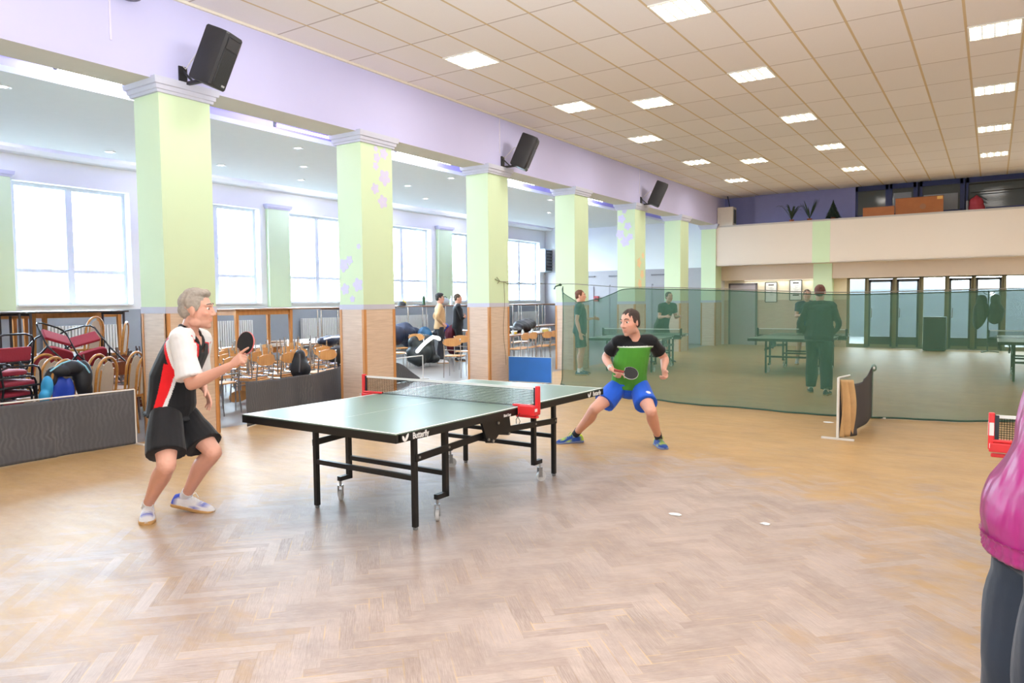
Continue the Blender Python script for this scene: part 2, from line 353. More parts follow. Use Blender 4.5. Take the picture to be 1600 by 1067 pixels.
# flowers stencilled on the columns
def blossom(mb, c, ax, ay, n, r, rot):
    c = Vector(c)
    for k in range(5):
        a = rot + 2*PI*k/5; d = ax*math.cos(a)+ay*math.sin(a); e = -ax*math.sin(a)+ay*math.cos(a); q = c + d*r*.52
        pts = [q + d*(r*.52*math.cos(u)) + e*(r*.44*math.sin(u)) + d*(r*.06*math.cos(2*u)) for u in (2*PI*j/12 for j in range(12))]
        mb.poly(pts, n, .0012+.0004*k)
M_petal = mat('lilac_stencil', (211, 206, 232), .7); M_petal2 = mat('pale_stencil', (236, 214, 170), .7)
COLY = [(-1.7, -1.04), (1.45, 2.11), (4.72, 5.36), (7.83, 8.5), (11.07, 11.73), (14.4, 15.06), (17.68, 18.37), (20.99, 21.68), (24.31, 24.93)]
for ci, (y0, y1) in enumerate(COLY):
    c = tag(MB().span((XB, y0, 1.535), (XC, y1, 4.07)).build('column', M_green, smooth=False), kind='structure')
    MB().span((XB-.006, y0-.006, 1.46), (XC+.006, y1+.006, 1.535)).build('painted_band', M_band, c, smooth=False)
    MB().span((XB, y0, 0), (XC, y1, 1.46)).build('laminate_cladding', M_lam, c, smooth=False)
    for (x, y) in ((XC, y0), (XC, y1), (XB, y0), (XB, y1)):
        sx = 1 if x == XC else -1; sy = 1 if y == y1 else -1
        t = MB(); t.span((x+sx*.008, y+sy*.008, 0), (x-sx*.035, y-sy*.008, 1.46)); t.span((x+sx*.008, y+sy*.008, 0), (x-sx*.008, y-sy*.045, 1.46))
        t.build('corner_strip', M_trimwood, c, smooth=False)
    cap = MB(); yc, xc = (y0+y1)/2, (XB+XC)/2; hx, hy = (XC-XB)/2, (y1-y0)/2
    cap.rings([[(xc+sx*(hx+g), yc+sy*(hy+g), z) for sx, sy in ((-1, -1), (1, -1), (1, 1), (-1, 1))] for z, g in ((3.93, .0), (3.93, .03), (3.96, .035), (3.965, .05), (4.01, .055), (4.015, .075), (4.065, .085), (4.09, .085), (4.09, .0))])
    cap.build('capital', M_band, c, smooth=False)
    X1, Y1, Z1 = Vector((1, 0, 0)), Vector((0, 1, 0)), Vector((0, 0, 1))
    fx = lambda y, z, r, mb, a=0: blossom(mb, (XC, y, z), Y1, Z1, X1, r, a)
    fy = lambda x, z, r, mb, a=0: blossom(mb, (x, y0, z), X1, Z1, -Y1, r, a)
    if ci == 3:
        for args in ((8.17, 3.75, .07), (8.32, 3.83, .085), (8.14, 3.62, .06), (8.33, 3.47, .12), (8.12, 3.28, .08), (8.28, 3.1, .1), (8.15, 3.88, .045)):
            f = MB(); fx(*args, f, args[1]); f.build('flower_stencil', M_petal, c, smooth=False)
        for args in ((-8.22, 2.13, .1), (-8.1, 2.2, .07), (-7.93, 1.83, .1), (-8.2, 1.77, .085), (-8.05, 1.62, .05), (-7.9, 2.4, .04)):
            f = MB(); fy(*args, f, args[1]); f.build('flower_stencil', M_petal, c, smooth=False)
    if ci == 6:
        for args in ((-8.2, 3.7, .11), (-8.02, 3.5, .1), (-8.24, 3.3, .12), (-8.1, 3.1, .13), (-7.96, 3.22, .09), (-8.12, 3.9, .07)):
            f = MB(); fy(*args, f, args[1]); f.build('flower_stencil', M_petal, c, smooth=False)
        for args in ((17.95, 2.55, .13), (18.15, 2.25, .12), (18.0, 2.0, .12), (18.2, 2.75, .08)):
            f = MB(); fx(*args, f, args[1]); f.build('flower_stencil', M_petal2, c, smooth=False)

# ---------------------------------------------------------------- window wall of the side aisle
WINS = [(-.6, 1.75), (2.75, 5.05), (6.14, 8.3), (9.36, 11.5), (12.4, 14.55), (15.65, 17.98), (19.05, 21.2), (22.25, 24.62)]
SILL, HEAD = 1.55, 3.86
b = MB(); b.span((XW-.35, YN, 0), (XW, YE, SILL)); b.span((XW-.35, YN, HEAD), (XW, YE, 4.62))
ys = [YN]+[y for w_ in WINS for y in w_]+[YE]
for i in range(0, len(ys), 2): b.span((XW-.35, ys[i], SILL), (XW, ys[i+1], HEAD))
o = b.build('wall_left', [M_white, mat('grey_dado_paint', (146, 152, 157), .6)], smooth=False); tag(o, kind='structure')
st('trim_2', MB().span((XW, YN, 0), (XW+.012, YE, 1.47)), mat('grey_dado_paint', (146, 152, 157), .6))
M_frame = mat('white_window_frame', (218, 225, 236), .4); M_glass = glass('window_glass')
for i, (y0, y1) in enumerate(WINS):
    w_ = MB(); x0, x1 = XW-.27, XW-.2; ym = (y0+y1)/2; fr = .065
    w_.span((x0, y0, SILL), (x1, y0+fr, HEAD)); w_.span((x0, y1-fr, SILL), (x1, y1, HEAD)); w_.span((x0, y0+fr, HEAD-fr), (x1, y1-fr, HEAD)); w_.span((x0, y0+fr, SILL), (x1, y1-fr, SILL+fr))
    w_.span((x0+.006, ym-.045, SILL+.01), (x1+.006, ym+.045, HEAD-.01)); w_.span((x0+.003, y0+.01, 2.19), (x1+.003, y1-.01, 2.26))
    w_.span((x0+.02, y0+fr, SILL+fr), (x1+.015, y0+fr+.045, HEAD-fr)); w_.span((x0+.02, ym-.09, SILL+fr), (x1+.015, ym-.045, HEAD-fr))
    o = w_.build('window_%d' % (i+1), M_frame, smooth=False); tag(o, kind='structure')
    MB().span((x0+.03, y0+fr, SILL+fr), (x0+.036, y1-fr, HEAD-fr)).build('window_pane', M_glass, o, smooth=False)
    MB().span((XW-.2, y0+.002, SILL), (XW+.05, y1-.002, SILL+.03)).build('window_sill', M_white, o, smooth=False)
    h = MB(); h.span((x1+.015, ym+.01, 2.6), (x1+.04, ym+.03, 2.72)); h.build('window_handle', M_frame, o)
    area_light('daylight_portal', (XW-.32, ym, (SILL+HEAD)/2), (1, 0, 0), HEAD-SILL, y1-y0, 1, portal=True)
for i, (y0, y1) in enumerate(((-2.2, -1.5), (5.25, 6.08), (11.67, 12.31), (18.22, 18.94))):
    o = tag(MB().span((XW, y0, 1.47), (XW+.1, y1, 3.9)).build('pilaster', M_green, smooth=False), kind='structure')
    MB().rings([[(x, y, z) for x, y in ((XW, y0-g), (XW+.1+g, y0-g), (XW+.1+g, y1+g), (XW, y1+g))] for z, g in ((3.88, 0), (3.88, .02), (3.92, .03), (3.92, .05), (3.99, .06), (3.99, 0))]).build('capital', M_band, o, smooth=False)
# aisle ceiling: a white dropped panel with lilac coves on both sides
st('ceiling_aisle', MB().span((XW-.35, YN, 4.58), (XB, YE, 4.68)), M_lilac2)
st('ceiling_aisle_panel', MB().span((-13.35, YN, 4.2), (-9.35, 23.9, 4.27)), mat('ceiling_white', (225, 230, 230), .8, vary=.02))
st('trim_10', MB().span((-9.62, YN, 4.27), (-9.56, 23.9, 4.58)), M_lilac2); st('trim_11', MB().span((-13.14, YN, 4.27), (-13.08, 23.9, 4.58)), M_lilac2)
b = MB(); b.rings([[(x, y, z) for x, z in ((XW, 4.58), (XW, 4.32), (XW+.28, 4.32), (XW+.36, 4.38), (XW+.36, 4.44), (XW+.1, 4.5))] for y in (YN, YE)]); st('trim_3', b, M_white, smooth=False)
st('wall_aisle_end', MB().span((XW-.35, YE-.25, 0), (XC-.02, YE+.2, 4.6)), [M_white])
part = MB(); part.span((XW, YE-.3, 0), (-8.36, YE-.25, 2.6)); part.span((XW, YE-.33, 2.6), (-8.36, YE-.25, 2.68))
st('wall_aisle_partition', part, mat('grey_partition', (168, 162, 164), .55))
for i, x in enumerate((-13.2, -11.6, -9.9)):
    d = MB(); d.span((x-.45, YE-.33, 0), (x+.45, YE-.3, 2.1)); o = st('door_%d' % (10+i), d, mat('grey_door', (160, 154, 158), .5))
    MB().span((x-.5, YE-.335, 0), (x-.45, YE-.3, 2.15)).build('door_frame', mat('grey_door_frame', (140, 135, 138), .5), o, smooth=False)
    MB().span((x-.5, YE-.36, 2.45), (x+.5, YE-.3, 2.5)).build('door_rail', mat('grey_rail', (110, 106, 108), .5), o, smooth=False)
    MB().bar((x+.36, YE-.36, 1.05), (x+.36, YE-.36, 1.15), .02, .02).build('door_handle', mat('steel', (180, 180, 184), .3, 1), o)

# ---------------------------------------------------------------- far end of the hall: gallery, glass doors
st('balcony_slab', MB().span((XC, 24.35, 2.68), (XR, YE, 2.72)), M_ivory)
par = MB(); par.span((XC, 24.35, 2.68), (XR, 24.5, 3.97)); st('balcony_parapet', par, M_ivory, smooth=False)
st('trim_4', MB().span((XC, 24.33, 3.97), (XR, 24.55, 4.02)), mat('parapet_cap', (188, 180, 172), .5))
st('trim_8', MB().span((-4.77, 24.345, 2.68), (-4.25, 24.352, 3.97)), M_green)
st('balcony_floor', MB().span((XC, 24.5, 2.72), (XR, YE, 3.0)), M_tan)
st('lintel', MB().span((XC, 24.95, 2.2), (XR, YE+.2, 2.68)), M_tan)
b = MB(); b.span((-4.84, 24.93, 0), (-4.28, YE, 2.68)); c = st('column_engaged', b, M_green, smooth=False)
b = MB(); b.span((XC, YE, 0), (-3.9, YE+.2, 2.2)); st('wall_back', b, mat('bright_cream', (236, 226, 202), .8))
b = MB(); b.span((XC, YE-.02, 0), (-4.84, YE, 1.53)); b.span((-4.28, YE-.02, 0), (-3.9, YE, 1.53)); st('trim_9', b, M_lam)
b = MB(); b.span((-7.6, YE-.035, 0), (-6.75, YE, 2.05)); o = st('door_9', b, mat('lilac_grey_door', (172, 166, 176), .5))
b = MB(); b.span((-7.66, YE-.05, 0), (-7.6, YE, 2.1)); b.span((-6.75, YE-.05, 0), (-6.69, YE, 2.1)); b.span((-7.66, YE-.05, 2.05), (-6.69, YE, 2.11)); b.build('door_frame', mat('dark_grey', (96, 92, 98), .5), o, smooth=False)
area_light('lintel_lamp', (-6.0, YE-.12, 2.19), (0, -.1, -1), 2.2, .06, 6, (1, .96, .86))
MB().span((-7.1, YE-.15, 2.192), (-4.9, YE-.09, 2.2)).build('lintel_lamp_cover', emit('lintel_glow', (255, 246, 224), 1.5), bpy.data.objects['lintel'], smooth=False)
# glazed doors
M_alu = mat('bronze_aluminium', (132, 124, 92), .5); M_dark = mat('dark_door_frame', (58, 60, 58), .5); M_dglass = glass('door_glass', (205, 212, 212))
DX = [(-3.85, -3.34, 0), (-3.3, -2.56, 1), (-2.52, -1.84, 1), (-1.8, -1.17, 0), (-1.13, -.5, 1), (-.46, .24, 1), (.28, .95, 0), (1.0, 1.7, 1), (1.74, 2.4, 1), (2.45, XR, 0)]
for i, (x0, x1, dr) in enumerate(DX):
    f = MB(); y0, y1 = YE+.02, YE+.09; k = .04
    for a in ((x0-.05, 0, x0+k, 2.2), (x1-k, 0, x1+.01, 2.2), (x0, 2.16, x1, 2.2), (x0, 0, x1, .12)): f.span((a[0], y0, a[1]), (a[2], y1, a[3]))
    o = st('door_%d' % (i+1), f, M_alu, smooth=False)
    if dr:
        l = MB(); k2 = .055
        for a in ((x0+k, .05, x0+k+k2, 2.14), (x1-k-k2, .05, x1-k, 2.14), (x0+k, 2.06, x1-k, 2.14), (x0+k, .12, x1-k, .36)): l.span((a[0], y0-.015, a[1]), (a[2], y1+.015, a[3]))
        l.build('door_leaf_frame', M_dark, o, smooth=False)
        MB().bar((x0+.13, y0-.05, .95), (x0+.13, y0-.05, 1.25), .03, .03).build('door_handle', mat('steel', (180, 180, 184), .3, 1), o)
    MB().span((x0+k, y0+.03, .12), (x1-k, y0+.036, 2.14)).build('door_glass', M_dglass, o, smooth=False)
    area_light('daylight_portal', ((x0+x1)/2, YE+.3, 1.15), (0, -1, 0), x1-x0, 2.1, 1, portal=True)
st('exterior_ground', MB().span((-40, YE+.2, -.2), (30, 60, -.02)), mat('wet_asphalt', (120, 122, 124), .6))
st('exterior_dark_screen', MB().span((-14, 33, -.1), (20, 33.4, 1.9)), mat('dark_screen_grey', (92, 98, 102), .9))  # made-up low wall, added to darken the lower view through the doors
st('exterior_building', MB().span((-9, 38, -.1), (-2.8, 44, 2.6)), mat('blue_grey_render', (112, 112, 118), .9))
st('ground_yard', MB().span((-60, -30, -1.2), (XW-.4, 60, -1.0)), mat('pale_yard', (214, 216, 218), .8))
# gallery level
b = MB(); b.span((-6.75, YE-.2, 2.9), (-3.66, YE+.2, ZC+.1)); b.span((XC-.5, YE, 2.9), (-6.75, YE+.2, ZC+.1)); st('wall_gallery', b, mat('gallery_lilac', (140, 142, 194), .75))
M_navy = mat('navy_frame', (24, 38, 92), .45); M_pane = mat('dim_gallery_glass', (74, 80, 82), .12, spec=.5)
GX = [(-3.66, -2.75), (-2.7, -2.0), (-1.9, -.8), (-.72, .75), (.8, 2.3), (2.35, XR)]
for i, (x0, x1) in enumerate(GX):
    f = MB(); y0, y1 = YE-.2, YE-.12
    for a in ((x0, 4.02, x0+.07, ZC), (x1-.07, 4.02, x1+.05, ZC), (x0, 4.88, x1, ZC), (x0, 4.02, x1, 4.14)): f.span((a[0], y0, a[1]), (a[2], y1, a[3]))
    o = st('window_%d' % (i+11), f, M_navy, smooth=False)
    MB().span((x0+.07, y0+.03, 4.14), (x1-.07, y0+.05, 4.88)).build('window_pane', M_pane, o, smooth=False)
    if i in (1, 2): MB().span((x0+.1, y0+.022, 4.14), (x1-.12, y0+.03, 4.62 if i == 2 else 4.75)).build('window_blind', mat('pale_blind', (148, 150, 156), .7), o, smooth=False)
b = MB(); b.span((-3.66, YE-.1, 4.0), (XR, YE+.2, ZC+.1)); b.span((-3.66, YE-.2, 2.9), (XR, YE+.2, 4.02)); st('wall_gallery_lower', b, mat('gallery_dark', (60, 62, 78), .8))
# right wall and the wall behind the photographer, both outside the picture
st('wall_right', MB().span((XR, YN, 0), (XR+.2, YE, ZC+.1)), M_ivory)
st('wall_front', MB().span((XW-.35, YN-.2, 0), (XR, YN, ZC+.1)), M_ivory)
st('roof', MB().span((XW-.5, YN-.2, ZC+.15), (XR+.2, YE+.3, ZC+.25)), mat('screed', (120, 110, 100), .9))

# ---------------------------------------------------------------- lamps
M_tube = emit('fluorescent_tube', (255, 244, 226), 26); M_refl = mat('louvre_aluminium', (236, 234, 228), .25, .6); M_warm = emit('louvre_glow', (255, 244, 226), 1.1)
def make_luminaire(label):
    t = thing('ceiling_light', label, 'ceiling light', group='louvred ceiling lights'); h = .3
    f = MB()
    for a, b_ in (((-h, -h, -.012), (h, -h+.02, .004)), ((-h, h-.02, -.012), (h, h, .004)), ((-h, -h, -.012), (-h+.02, h, .004)), ((h-.02, -h, -.012), (h, h, .004))): f.span(a, b_)
    f.build('lamp_frame', mat('lamp_frame', (226, 222, 212), .4), t, smooth=False)
    l = MB()
    for k in range(1, 4): l.span((-h+.02+k*.14-.004, -h+.02, -.012), (-h+.02+k*.14+.004, h-.02, 0))
    for k in range(1, 9): l.span((-h+.02, -h+.02+k*.062-.002, -.01), (h-.02, -h+.02+k*.062+.002, 0))
    l.build('louvre', M_refl, t, smooth=False)
    for k in range(4):
        x = -h+.02+.07+k*.14
        MB().cyl((x, -h+.03, .0), (x, h-.03, .0), .013, seg=10).build('lamp_tube', M_tube, t)
    MB().span((-h+.02, -h+.02, .004), (h-.02, h-.02, .006)).build('reflector', M_warm, t, smooth=False)
    return t
LUM = [(-6.31, 8.57), (-6.31, 11.66), (-6.31, 14.8), (-6.31, 18.04), (-6.31, 21.45), (-3.18, 8.52), (-3.18, 11.6), (-3.18, 14.84), (-3.18, 18.03), (-3.18, 21.46),
       (-5.06, 12.2), (-5.06, 18.71), (-.057, 11.5), (-.057, 14.72), (-.057, 18.08), (-.057, 21.34)]
LAB = ['square ceiling light in the row beside the lilac beam, %s', 'square ceiling light in the middle row, %s', 'square ceiling light standing alone between two rows, %s', 'square ceiling light in the row farthest from the beam, %s']
NTH = ['nearest the camera', 'second from the camera', 'third from the camera', 'fourth from the camera', 'closest to the gallery']
proto = None
for i, (x, y) in enumerate(LUM):
    lab = (LAB[0] % NTH[i]) if i < 5 else (LAB[1] % NTH[i-5]) if i < 10 else (LAB[2] % ('the nearer one', 'the one deeper in the hall')[i-10]) if i < 12 else (LAB[3] % (NTH[:3]+[NTH[4]])[i-12])
    if proto is None: proto = make_luminaire(lab); o = proto
    else: o = copy_tree(proto); o['label'] = lab
    o.location = (x, y, ZC-.008)
    area_light('luminaire_light', (x, y, ZC-.04), (0, 0, -1), .55, .55, 22, (1, .97, .94))
# more rows of the same lamps above and beside the frame
for x, y in ((-.057, 8.4), (-.057, 5.3), (-.057, 2.1), (-3.18, 5.3), (-3.18, 2.1), (-6.31, 5.4), (-6.31, 2.2), (3.07, 5.3), (3.07, 8.4), (3.07, 11.5), (3.07, 14.7), (3.07, 18), (3.07, 21.3)):
    area_light('luminaire_light', (x, y, ZC-.02), (0, 0, -1), .55, .55, 22, (1, .97, .94))
for x_, w_c in ((-8.82, .95), (-13.95, .9)): area_light('cove_fill_light', (x_, 12, 4.28), (0, 0, 1), w_c, 24, 22, (.95, .95, 1))  # added fill along both coves, brightens the lilac between the tubes
M_cove = emit('cove_tube', (240, 246, 255), 45); M_pink = emit('pink_tube', (255, 176, 206), 9)
M_batten = mat('lamp_batten', (205, 205, 210), .5)
def cove(x, y0, y1, m, z=4.36, label='', dz=-.05, group='fluorescent tubes in the aisle coves'):
    t = thing('fluorescent_lamp', label, 'fluorescent lamp', (x, (y0+y1)/2, z), group=group); L = (y1-y0)/2
    MB().span((-.03, -L, 0), (.03, L, .05)).build('lamp_batten', M_batten, t, smooth=False)
    MB().tube([(0, -L+.03, dz), (0, L-.03, dz)], .019, 10).build('lamp_tube', m, t)
    for s in (-1, 1): MB().span((-.02, s*L-.015, dz-.025), (.02, s*L+.015, .02)).build('lamp_holder', mat('lamp_holder', (120, 120, 124), .5), t, smooth=False)
    area_light('cove_fill_light', (x, (y0+y1)/2, 4.29), (0, 0, 1), .5, L*2, 30, (.92, .95, 1))
    MB().span((-.012, -.012, .05), (.012, .012, 4.58-z)).build('lamp_hanger', M_batten, t, smooth=False)
# ---------------------------------------------------------------- aisle lamps, radiators
cove(-9.1, 4.25, 5.45, M_cove, 4.36, 'bright fluorescent lamp in the lilac cove before the nearest green column')
cove(-8.75, 7.05, 8.1, M_pink, 4.2, 'pinkish fluorescent tube behind the beam between the first two columns', group='pink tube')
cove(-9.1, 10.0, 11.6, M_cove, 4.36, 'bright fluorescent lamp in the cove just past the flowered column')
cove(-9.1, 13.6, 14.8, M_cove, 4.36, 'bright fluorescent lamp in the cove past the column with the wire')
cove(-9.1, 17.2, 18.4, M_cove, 4.36, 'bright fluorescent lamp in the cove at the fifth column')
for k, (y0, y1) in enumerate(((4.4, 5.6), (8.5, 9.7), (12.0, 13.2), (15.0, 16.2), (18.5, 19.7))):
    cove(-13.75, y0, y1, M_cove, 4.38, 'fluorescent lamp in the cove along the windows, number %s from the camera' % ('one', 'two', 'three', 'four', 'five')[k])
M_disc = emit('downlight_disc', (250, 252, 255), 30); M_ring = mat('downlight_ring', (240, 240, 240), .3)
DL = [(-10.0, 4.07), (-12.76, 6.79), (-12.32, 8.65), (-11.17, 9.66), (-9.92, 8.46), (-12.43, 10.66), (-11.12, 12.6), (-9.7, 12.38), (-12.13, 14.41), (-9.7, 16.55), (-9.6, 18.3), (-11.12, 18.9)]
proto = None
for k, (x, y) in enumerate(DL):
    if proto is None:
        proto = thing('downlight', '', 'downlight', group='round downlights in the white aisle ceiling'); o = proto
        MB().lathe([(.05, .0), (.085, .0), (.09, -.008), (.075, -.012), (.05, -.004)], seg=24).build('downlight_ring', M_ring, o)
        MB().lathe([(.0001, -.004), (.055, -.004), (.055, .0), (.0001, .0)], seg=24).build('downlight_disc', M_disc, o)
    else: o = copy_tree(proto)
    o.location = (x, y, 4.199); area_light('downlight_beam', (x, y, 4.17), (0, 0, -1), .1, .1, 22, (.95, .97, 1), spread=2.4)
    o['label'] = 'small round downlight glowing in the white aisle ceiling'
M_rad = mat('radiator_enamel', (214, 214, 208), .4)
for k, (y0, y1) in enumerate(((6.5, 8.0), (9.6, 11.1), (12.6, 14.2), (15.9, 17.6), (20.2, 22), (22.6, 24.2))):
    t = thing('radiator', 'ribbed cream radiator under the %s of the bright windows' % ('first', 'second', 'third', 'fourth', 'fifth', 'sixth')[k], 'radiator', (XW+.12, (y0+y1)/2, .45), group='radiators under the windows')
    L = y1-y0; n = int(L/.06); f = MB()
    for q in range(n): f.span((-.05, -L/2+q*.06+.008, 0), (.05, -L/2+q*.06+.052, .72))
    f.build('radiator_fins', M_rad, t, bevel=.006)
    p = MB(); p.cyl((0, -L/2-.08, .06), (0, L/2+.05, .06), .02); p.cyl((0, -L/2-.08, .06), (0, -L/2-.08, -.45), .014); p.build('radiator_pipe', M_rad, t)
    p = MB()
    for y in (-L/2+.2, L/2-.2): p.span((-.107, y-.02, .1), (-.05, y+.02, .6)); 
    p.build('radiator_bracket', M_rad, t, smooth=False)

# ---------------------------------------------------------------- table tennis tables
M_blk = mat('black_steel', (24, 23, 22), .4, spec=.4); M_top = mat('green_playing_surface', (112, 135, 121), .36, vary=.04, spec=.45)
M_line = mat('white_line', (240, 244, 238), .5); M_cast = mat('caster_plastic', (214, 214, 214), .35); M_zinc = mat('zinc', (176, 178, 180), .3, .9)
M_red = mat('red_plastic', (222, 44, 48), .4); M_wht = mat('white_tape', (246, 246, 244), .6)
def make_table(label, group=None, logos=True):
    t = thing('table_tennis_table', label, 'table tennis table', group=group)
    for s in (-1, 1):
        b = MB(); y0, y1 = .004*s, 1.37*s; ys = sorted((y0, y1))
        b.span((-.7625, ys[0], .738), (.7625, ys[1], .7595)); b.cur = 1
        for x in (-.7625, .7425): b.span((x, ys[0], .7595), (x+.02, ys[1], .76))
        b.span((-.7425, y1-.02*s, .7595), (.7425, y1, .76)); b.span((-.0015, ys[0], .7595), (.0015, ys[1], .76))
        b.build('tabletop', [M_top, M_line], t, smooth=False)
        a = MB(); e = .0015
        for x in (-.7625-e, .7225): a.span((x, ys[0], .70), (x+.04+e, ys[1], .752))
        a.span((-.7625-e, y1-.04*s, .70), (.7625+e, y1+e*s, .752)); a.span((-.7225, y0, .70), (.7225, y0+.03*s, .738))
        a.build('apron', M_blk, t, smooth=False)
        for x in (-.5, .5):
            f = MB(); f.span((x-.018, .92*s-.018, .02), (x+.018, .92*s+.018, .738)); l = f.build('leg', M_blk, t, bevel=.003)
            MB().lathe([(.012, 0), (.017, .004), (.017, .022), (.008, .024)], (x, .92*s, .0)).build('foot_cap', mat('grey_rubber', (120, 120, 118), .7), l)
            g = MB(); g.span((x-.018, .59*s-.018, .16), (x+.018, .59*s+.018, .738)); g.span((x-.018, .59*s-.018*s, .16), (x+.018, .70*s, .195))
            l = g.build('leg', M_blk, t, smooth=False)
            yc = .685*s; sw = .6 if s < 0 else -.5; ca, sa = math.cos(sw), math.sin(sw); q_ = lambda a, b_, z: (x+ca*a-sa*b_, yc+sa*a+ca*b_, z)
            w = MB(); w.cyl(q_(-.012, .012, .045), q_(.012, .012, .045), .045, seg=20); c = w.build('caster', M_cast, l)
            Rq = Matrix.Rotation(sw, 3, 'Z'); h = MB(); h.box(q_(-.017, 0, .083), (.006, .034, .085), Rq); h.box(q_(.017, 0, .083), (.006, .034, .085), Rq); h.box(q_(0, 0, .122), (.04, .036, .008), Rq); h.cyl((x, yc, .126), (x, yc, .165), .01); h.cyl(q_(-.022, .012, .045), q_(.022, .012, .045), .008)
            h.build('caster_fork', M_zinc, l)
            r = MB(); r.bar((x+.024 if x > 0 else x-.024, .93*s, .50), (x+.024 if x > 0 else x-.024, .10*s, .54), .012, .05); r.build('side_rail', M_blk, t, smooth=False)
            sb = MB()
            for (yy, zz) in ((.90, .505), (.58, .52)): sb.cyl((x+.03*(1 if x > 0 else -1), yy*s, zz), (x+.036*(1 if x > 0 else -1), yy*s, zz), .009, seg=10)
            sb.build('rail_bolt', M_zinc, t)
        MB().bar((-.482, .92*s, .36), (.482, .92*s, .36), .03, .035).build('stretcher', M_blk, t, smooth=False)
        MB().bar((-.482, .59*s, .33), (.482, .59*s, .33), .03, .035).build('stretcher', M_blk, t, smooth=False)
    for x in (-1, 1):
        p = MB(); X = x*.55
        out = [(X, -.26, .705), (X, .12, .705), (X, .14, .59), (X, .155, .53), (X, .12, .50), (X, -.02, .525), (X, -.09, .47), (X, -.17, .485), (X, -.2, .56)]
        p.poly(out, (x, 0, 0), .02); p.build('hinge_plate', M_blk, t, smooth=False)
        q = MB()
        for (yy, zz) in ((-.03, .62), (.115, .515), (-.1, .49), (-.16, .51)): q.cyl((X+x*.02, yy, zz), (X+x*.03, yy, zz), .011, seg=10)
        q.build('plate_bolt', M_zinc, t)
    if logos:
        X = .7625+.0025
        for (yc, sg) in ((-1.19, 1), (1.2, 1)):
            mw = frame_of((0, 1, 0), (0, 0, 1), (1, 0, 0), (X, yc+.045, .7245))
            text_mesh('apron_lettering', 'Butterfly', .056, M_wht, t, mw @ Matrix.Diagonal((.78, 1, 1, 1)), bold=True)
            w = MB()
            def wing(pts): w.poly([(X, yc-.098+y, .7245+z) for y, z in pts], (1, 0, 0), .001)
            wing([(-.006, -.022), (-.012, -.021), (-.024, -.012), (-.03, .004), (-.029, .014), (-.022, .016), (-.012, .008), (-.004, -.008)])
            wing([(-.006, -.022), (.006, -.02), (.018, -.01), (.028, .008), (.03, .023), (.022, .025), (.008, .014), (-.002, -.004)])
            w.build('wing_emblem', M_wht, t, smooth=False)
        mw = frame_of((0, 1, 0), (0, 0, 1), (1, 0, 0), (X, -.18, .716)); text_mesh('small_lettering', 'Blatal Easy', .028, M_wht, t, mw @ Matrix.Diagonal((.8, 1, 1, 1)), bold=True)
    return t
def netting(t, mx):
    s = t.add('ShaderNodeSeparateXYZ'); t.link(t.obj(), s.inputs[0])
    def g(v):
        f = t.math('FRACT', t.math('DIVIDE', v, .0125)); return t.math('LESS_THAN', f, .22)
    t.link(t.math('MAXIMUM', g(s.outputs[0]), g(s.outputs[2])), mx.inputs[0])
M_net = see_through('table_netting', (38, 46, 42), 1, tex=netting)
def make_net(label, group=None):
    t = thing('table_tennis_net', label, 'net', group=group); e = .9125
    MB().span((-.9, -.001, .768), (.9, .001, .9)).build('net_mesh', M_net, t, smooth=False)
    MB().span((-.9, -.004, .897), (.9, .004, .914)).build('net_tape', M_wht, t, smooth=False)
    b = MB(); b.span((-.9, -.003, .763), (.9, .003, .769)); b.build('lower_cord', mat('net_cord', (40, 48, 44), .7), t, smooth=False)
    for s in (-1, 1):
        MB().span((s*.885, -.005, .766), (s*.91, .005, .912)).build('side_band', mat('navy_band', (42, 48, 58), .7), t, smooth=False)
        p = MB(); p.span((s*.905, -.018, .72), (s*.935, .018, .925)); p.build('net_post', M_red, t, bevel=.006)
        c = MB(); c.span((s*.70, -.02, .762), (s*.915, .02, .778)); c.span((s*.775, -.06, .705), (s*.925, .03, .775)) if s > 0 else c.span((s*.775, -.03, .71), (s*.93, .03, .76)); c.span((s*.73, -.018, .68), (s*.92, .018, .7))
        k = c.build('net_clamp', M_red, t, bevel=.005)
        MB().span((s*.9255, -.05, .735), (s*.9275, .024, .757)).build('clamp_label', M_wht, k, smooth=False)
        l = MB(); l.tube([(s*.8, -.065, .72), (s*.79, -.075, .69), (s*.81, -.078, .66), (s*.8, -.08, .635)], .0025, 6); l.tube([(s*.79, -.07, .70), (s*.775, -.08, .67), (s*.78, -.085, .64)], .0025, 6)
        l.build('net_string', mat('net_cord', (40, 48, 44), .7), t)
    return t
def dark_posts(n):
    for c in n.children:
        if c.name.startswith(('net_post', 'net_clamp')): c.data = c.data.copy(); c.data.materials[0] = M_blk
u_, v_ = Vector((.01698, .99986, 0)), Vector((.99986, -.01698, 0)); T0 = Vector((-4.5496, 3.3062, 0)) + u_*1.37 + v_*.7625
main_table = make_table('dark green table tennis table with black frame between the two players'); main_table.location = T0; main_table.rotation_euler = (0, 0, -.01698)
main_net = make_net('black net with white tape and red posts across the green table in play'); main_net.location = T0; main_net.rotation_euler = (0, 0, -.01698)
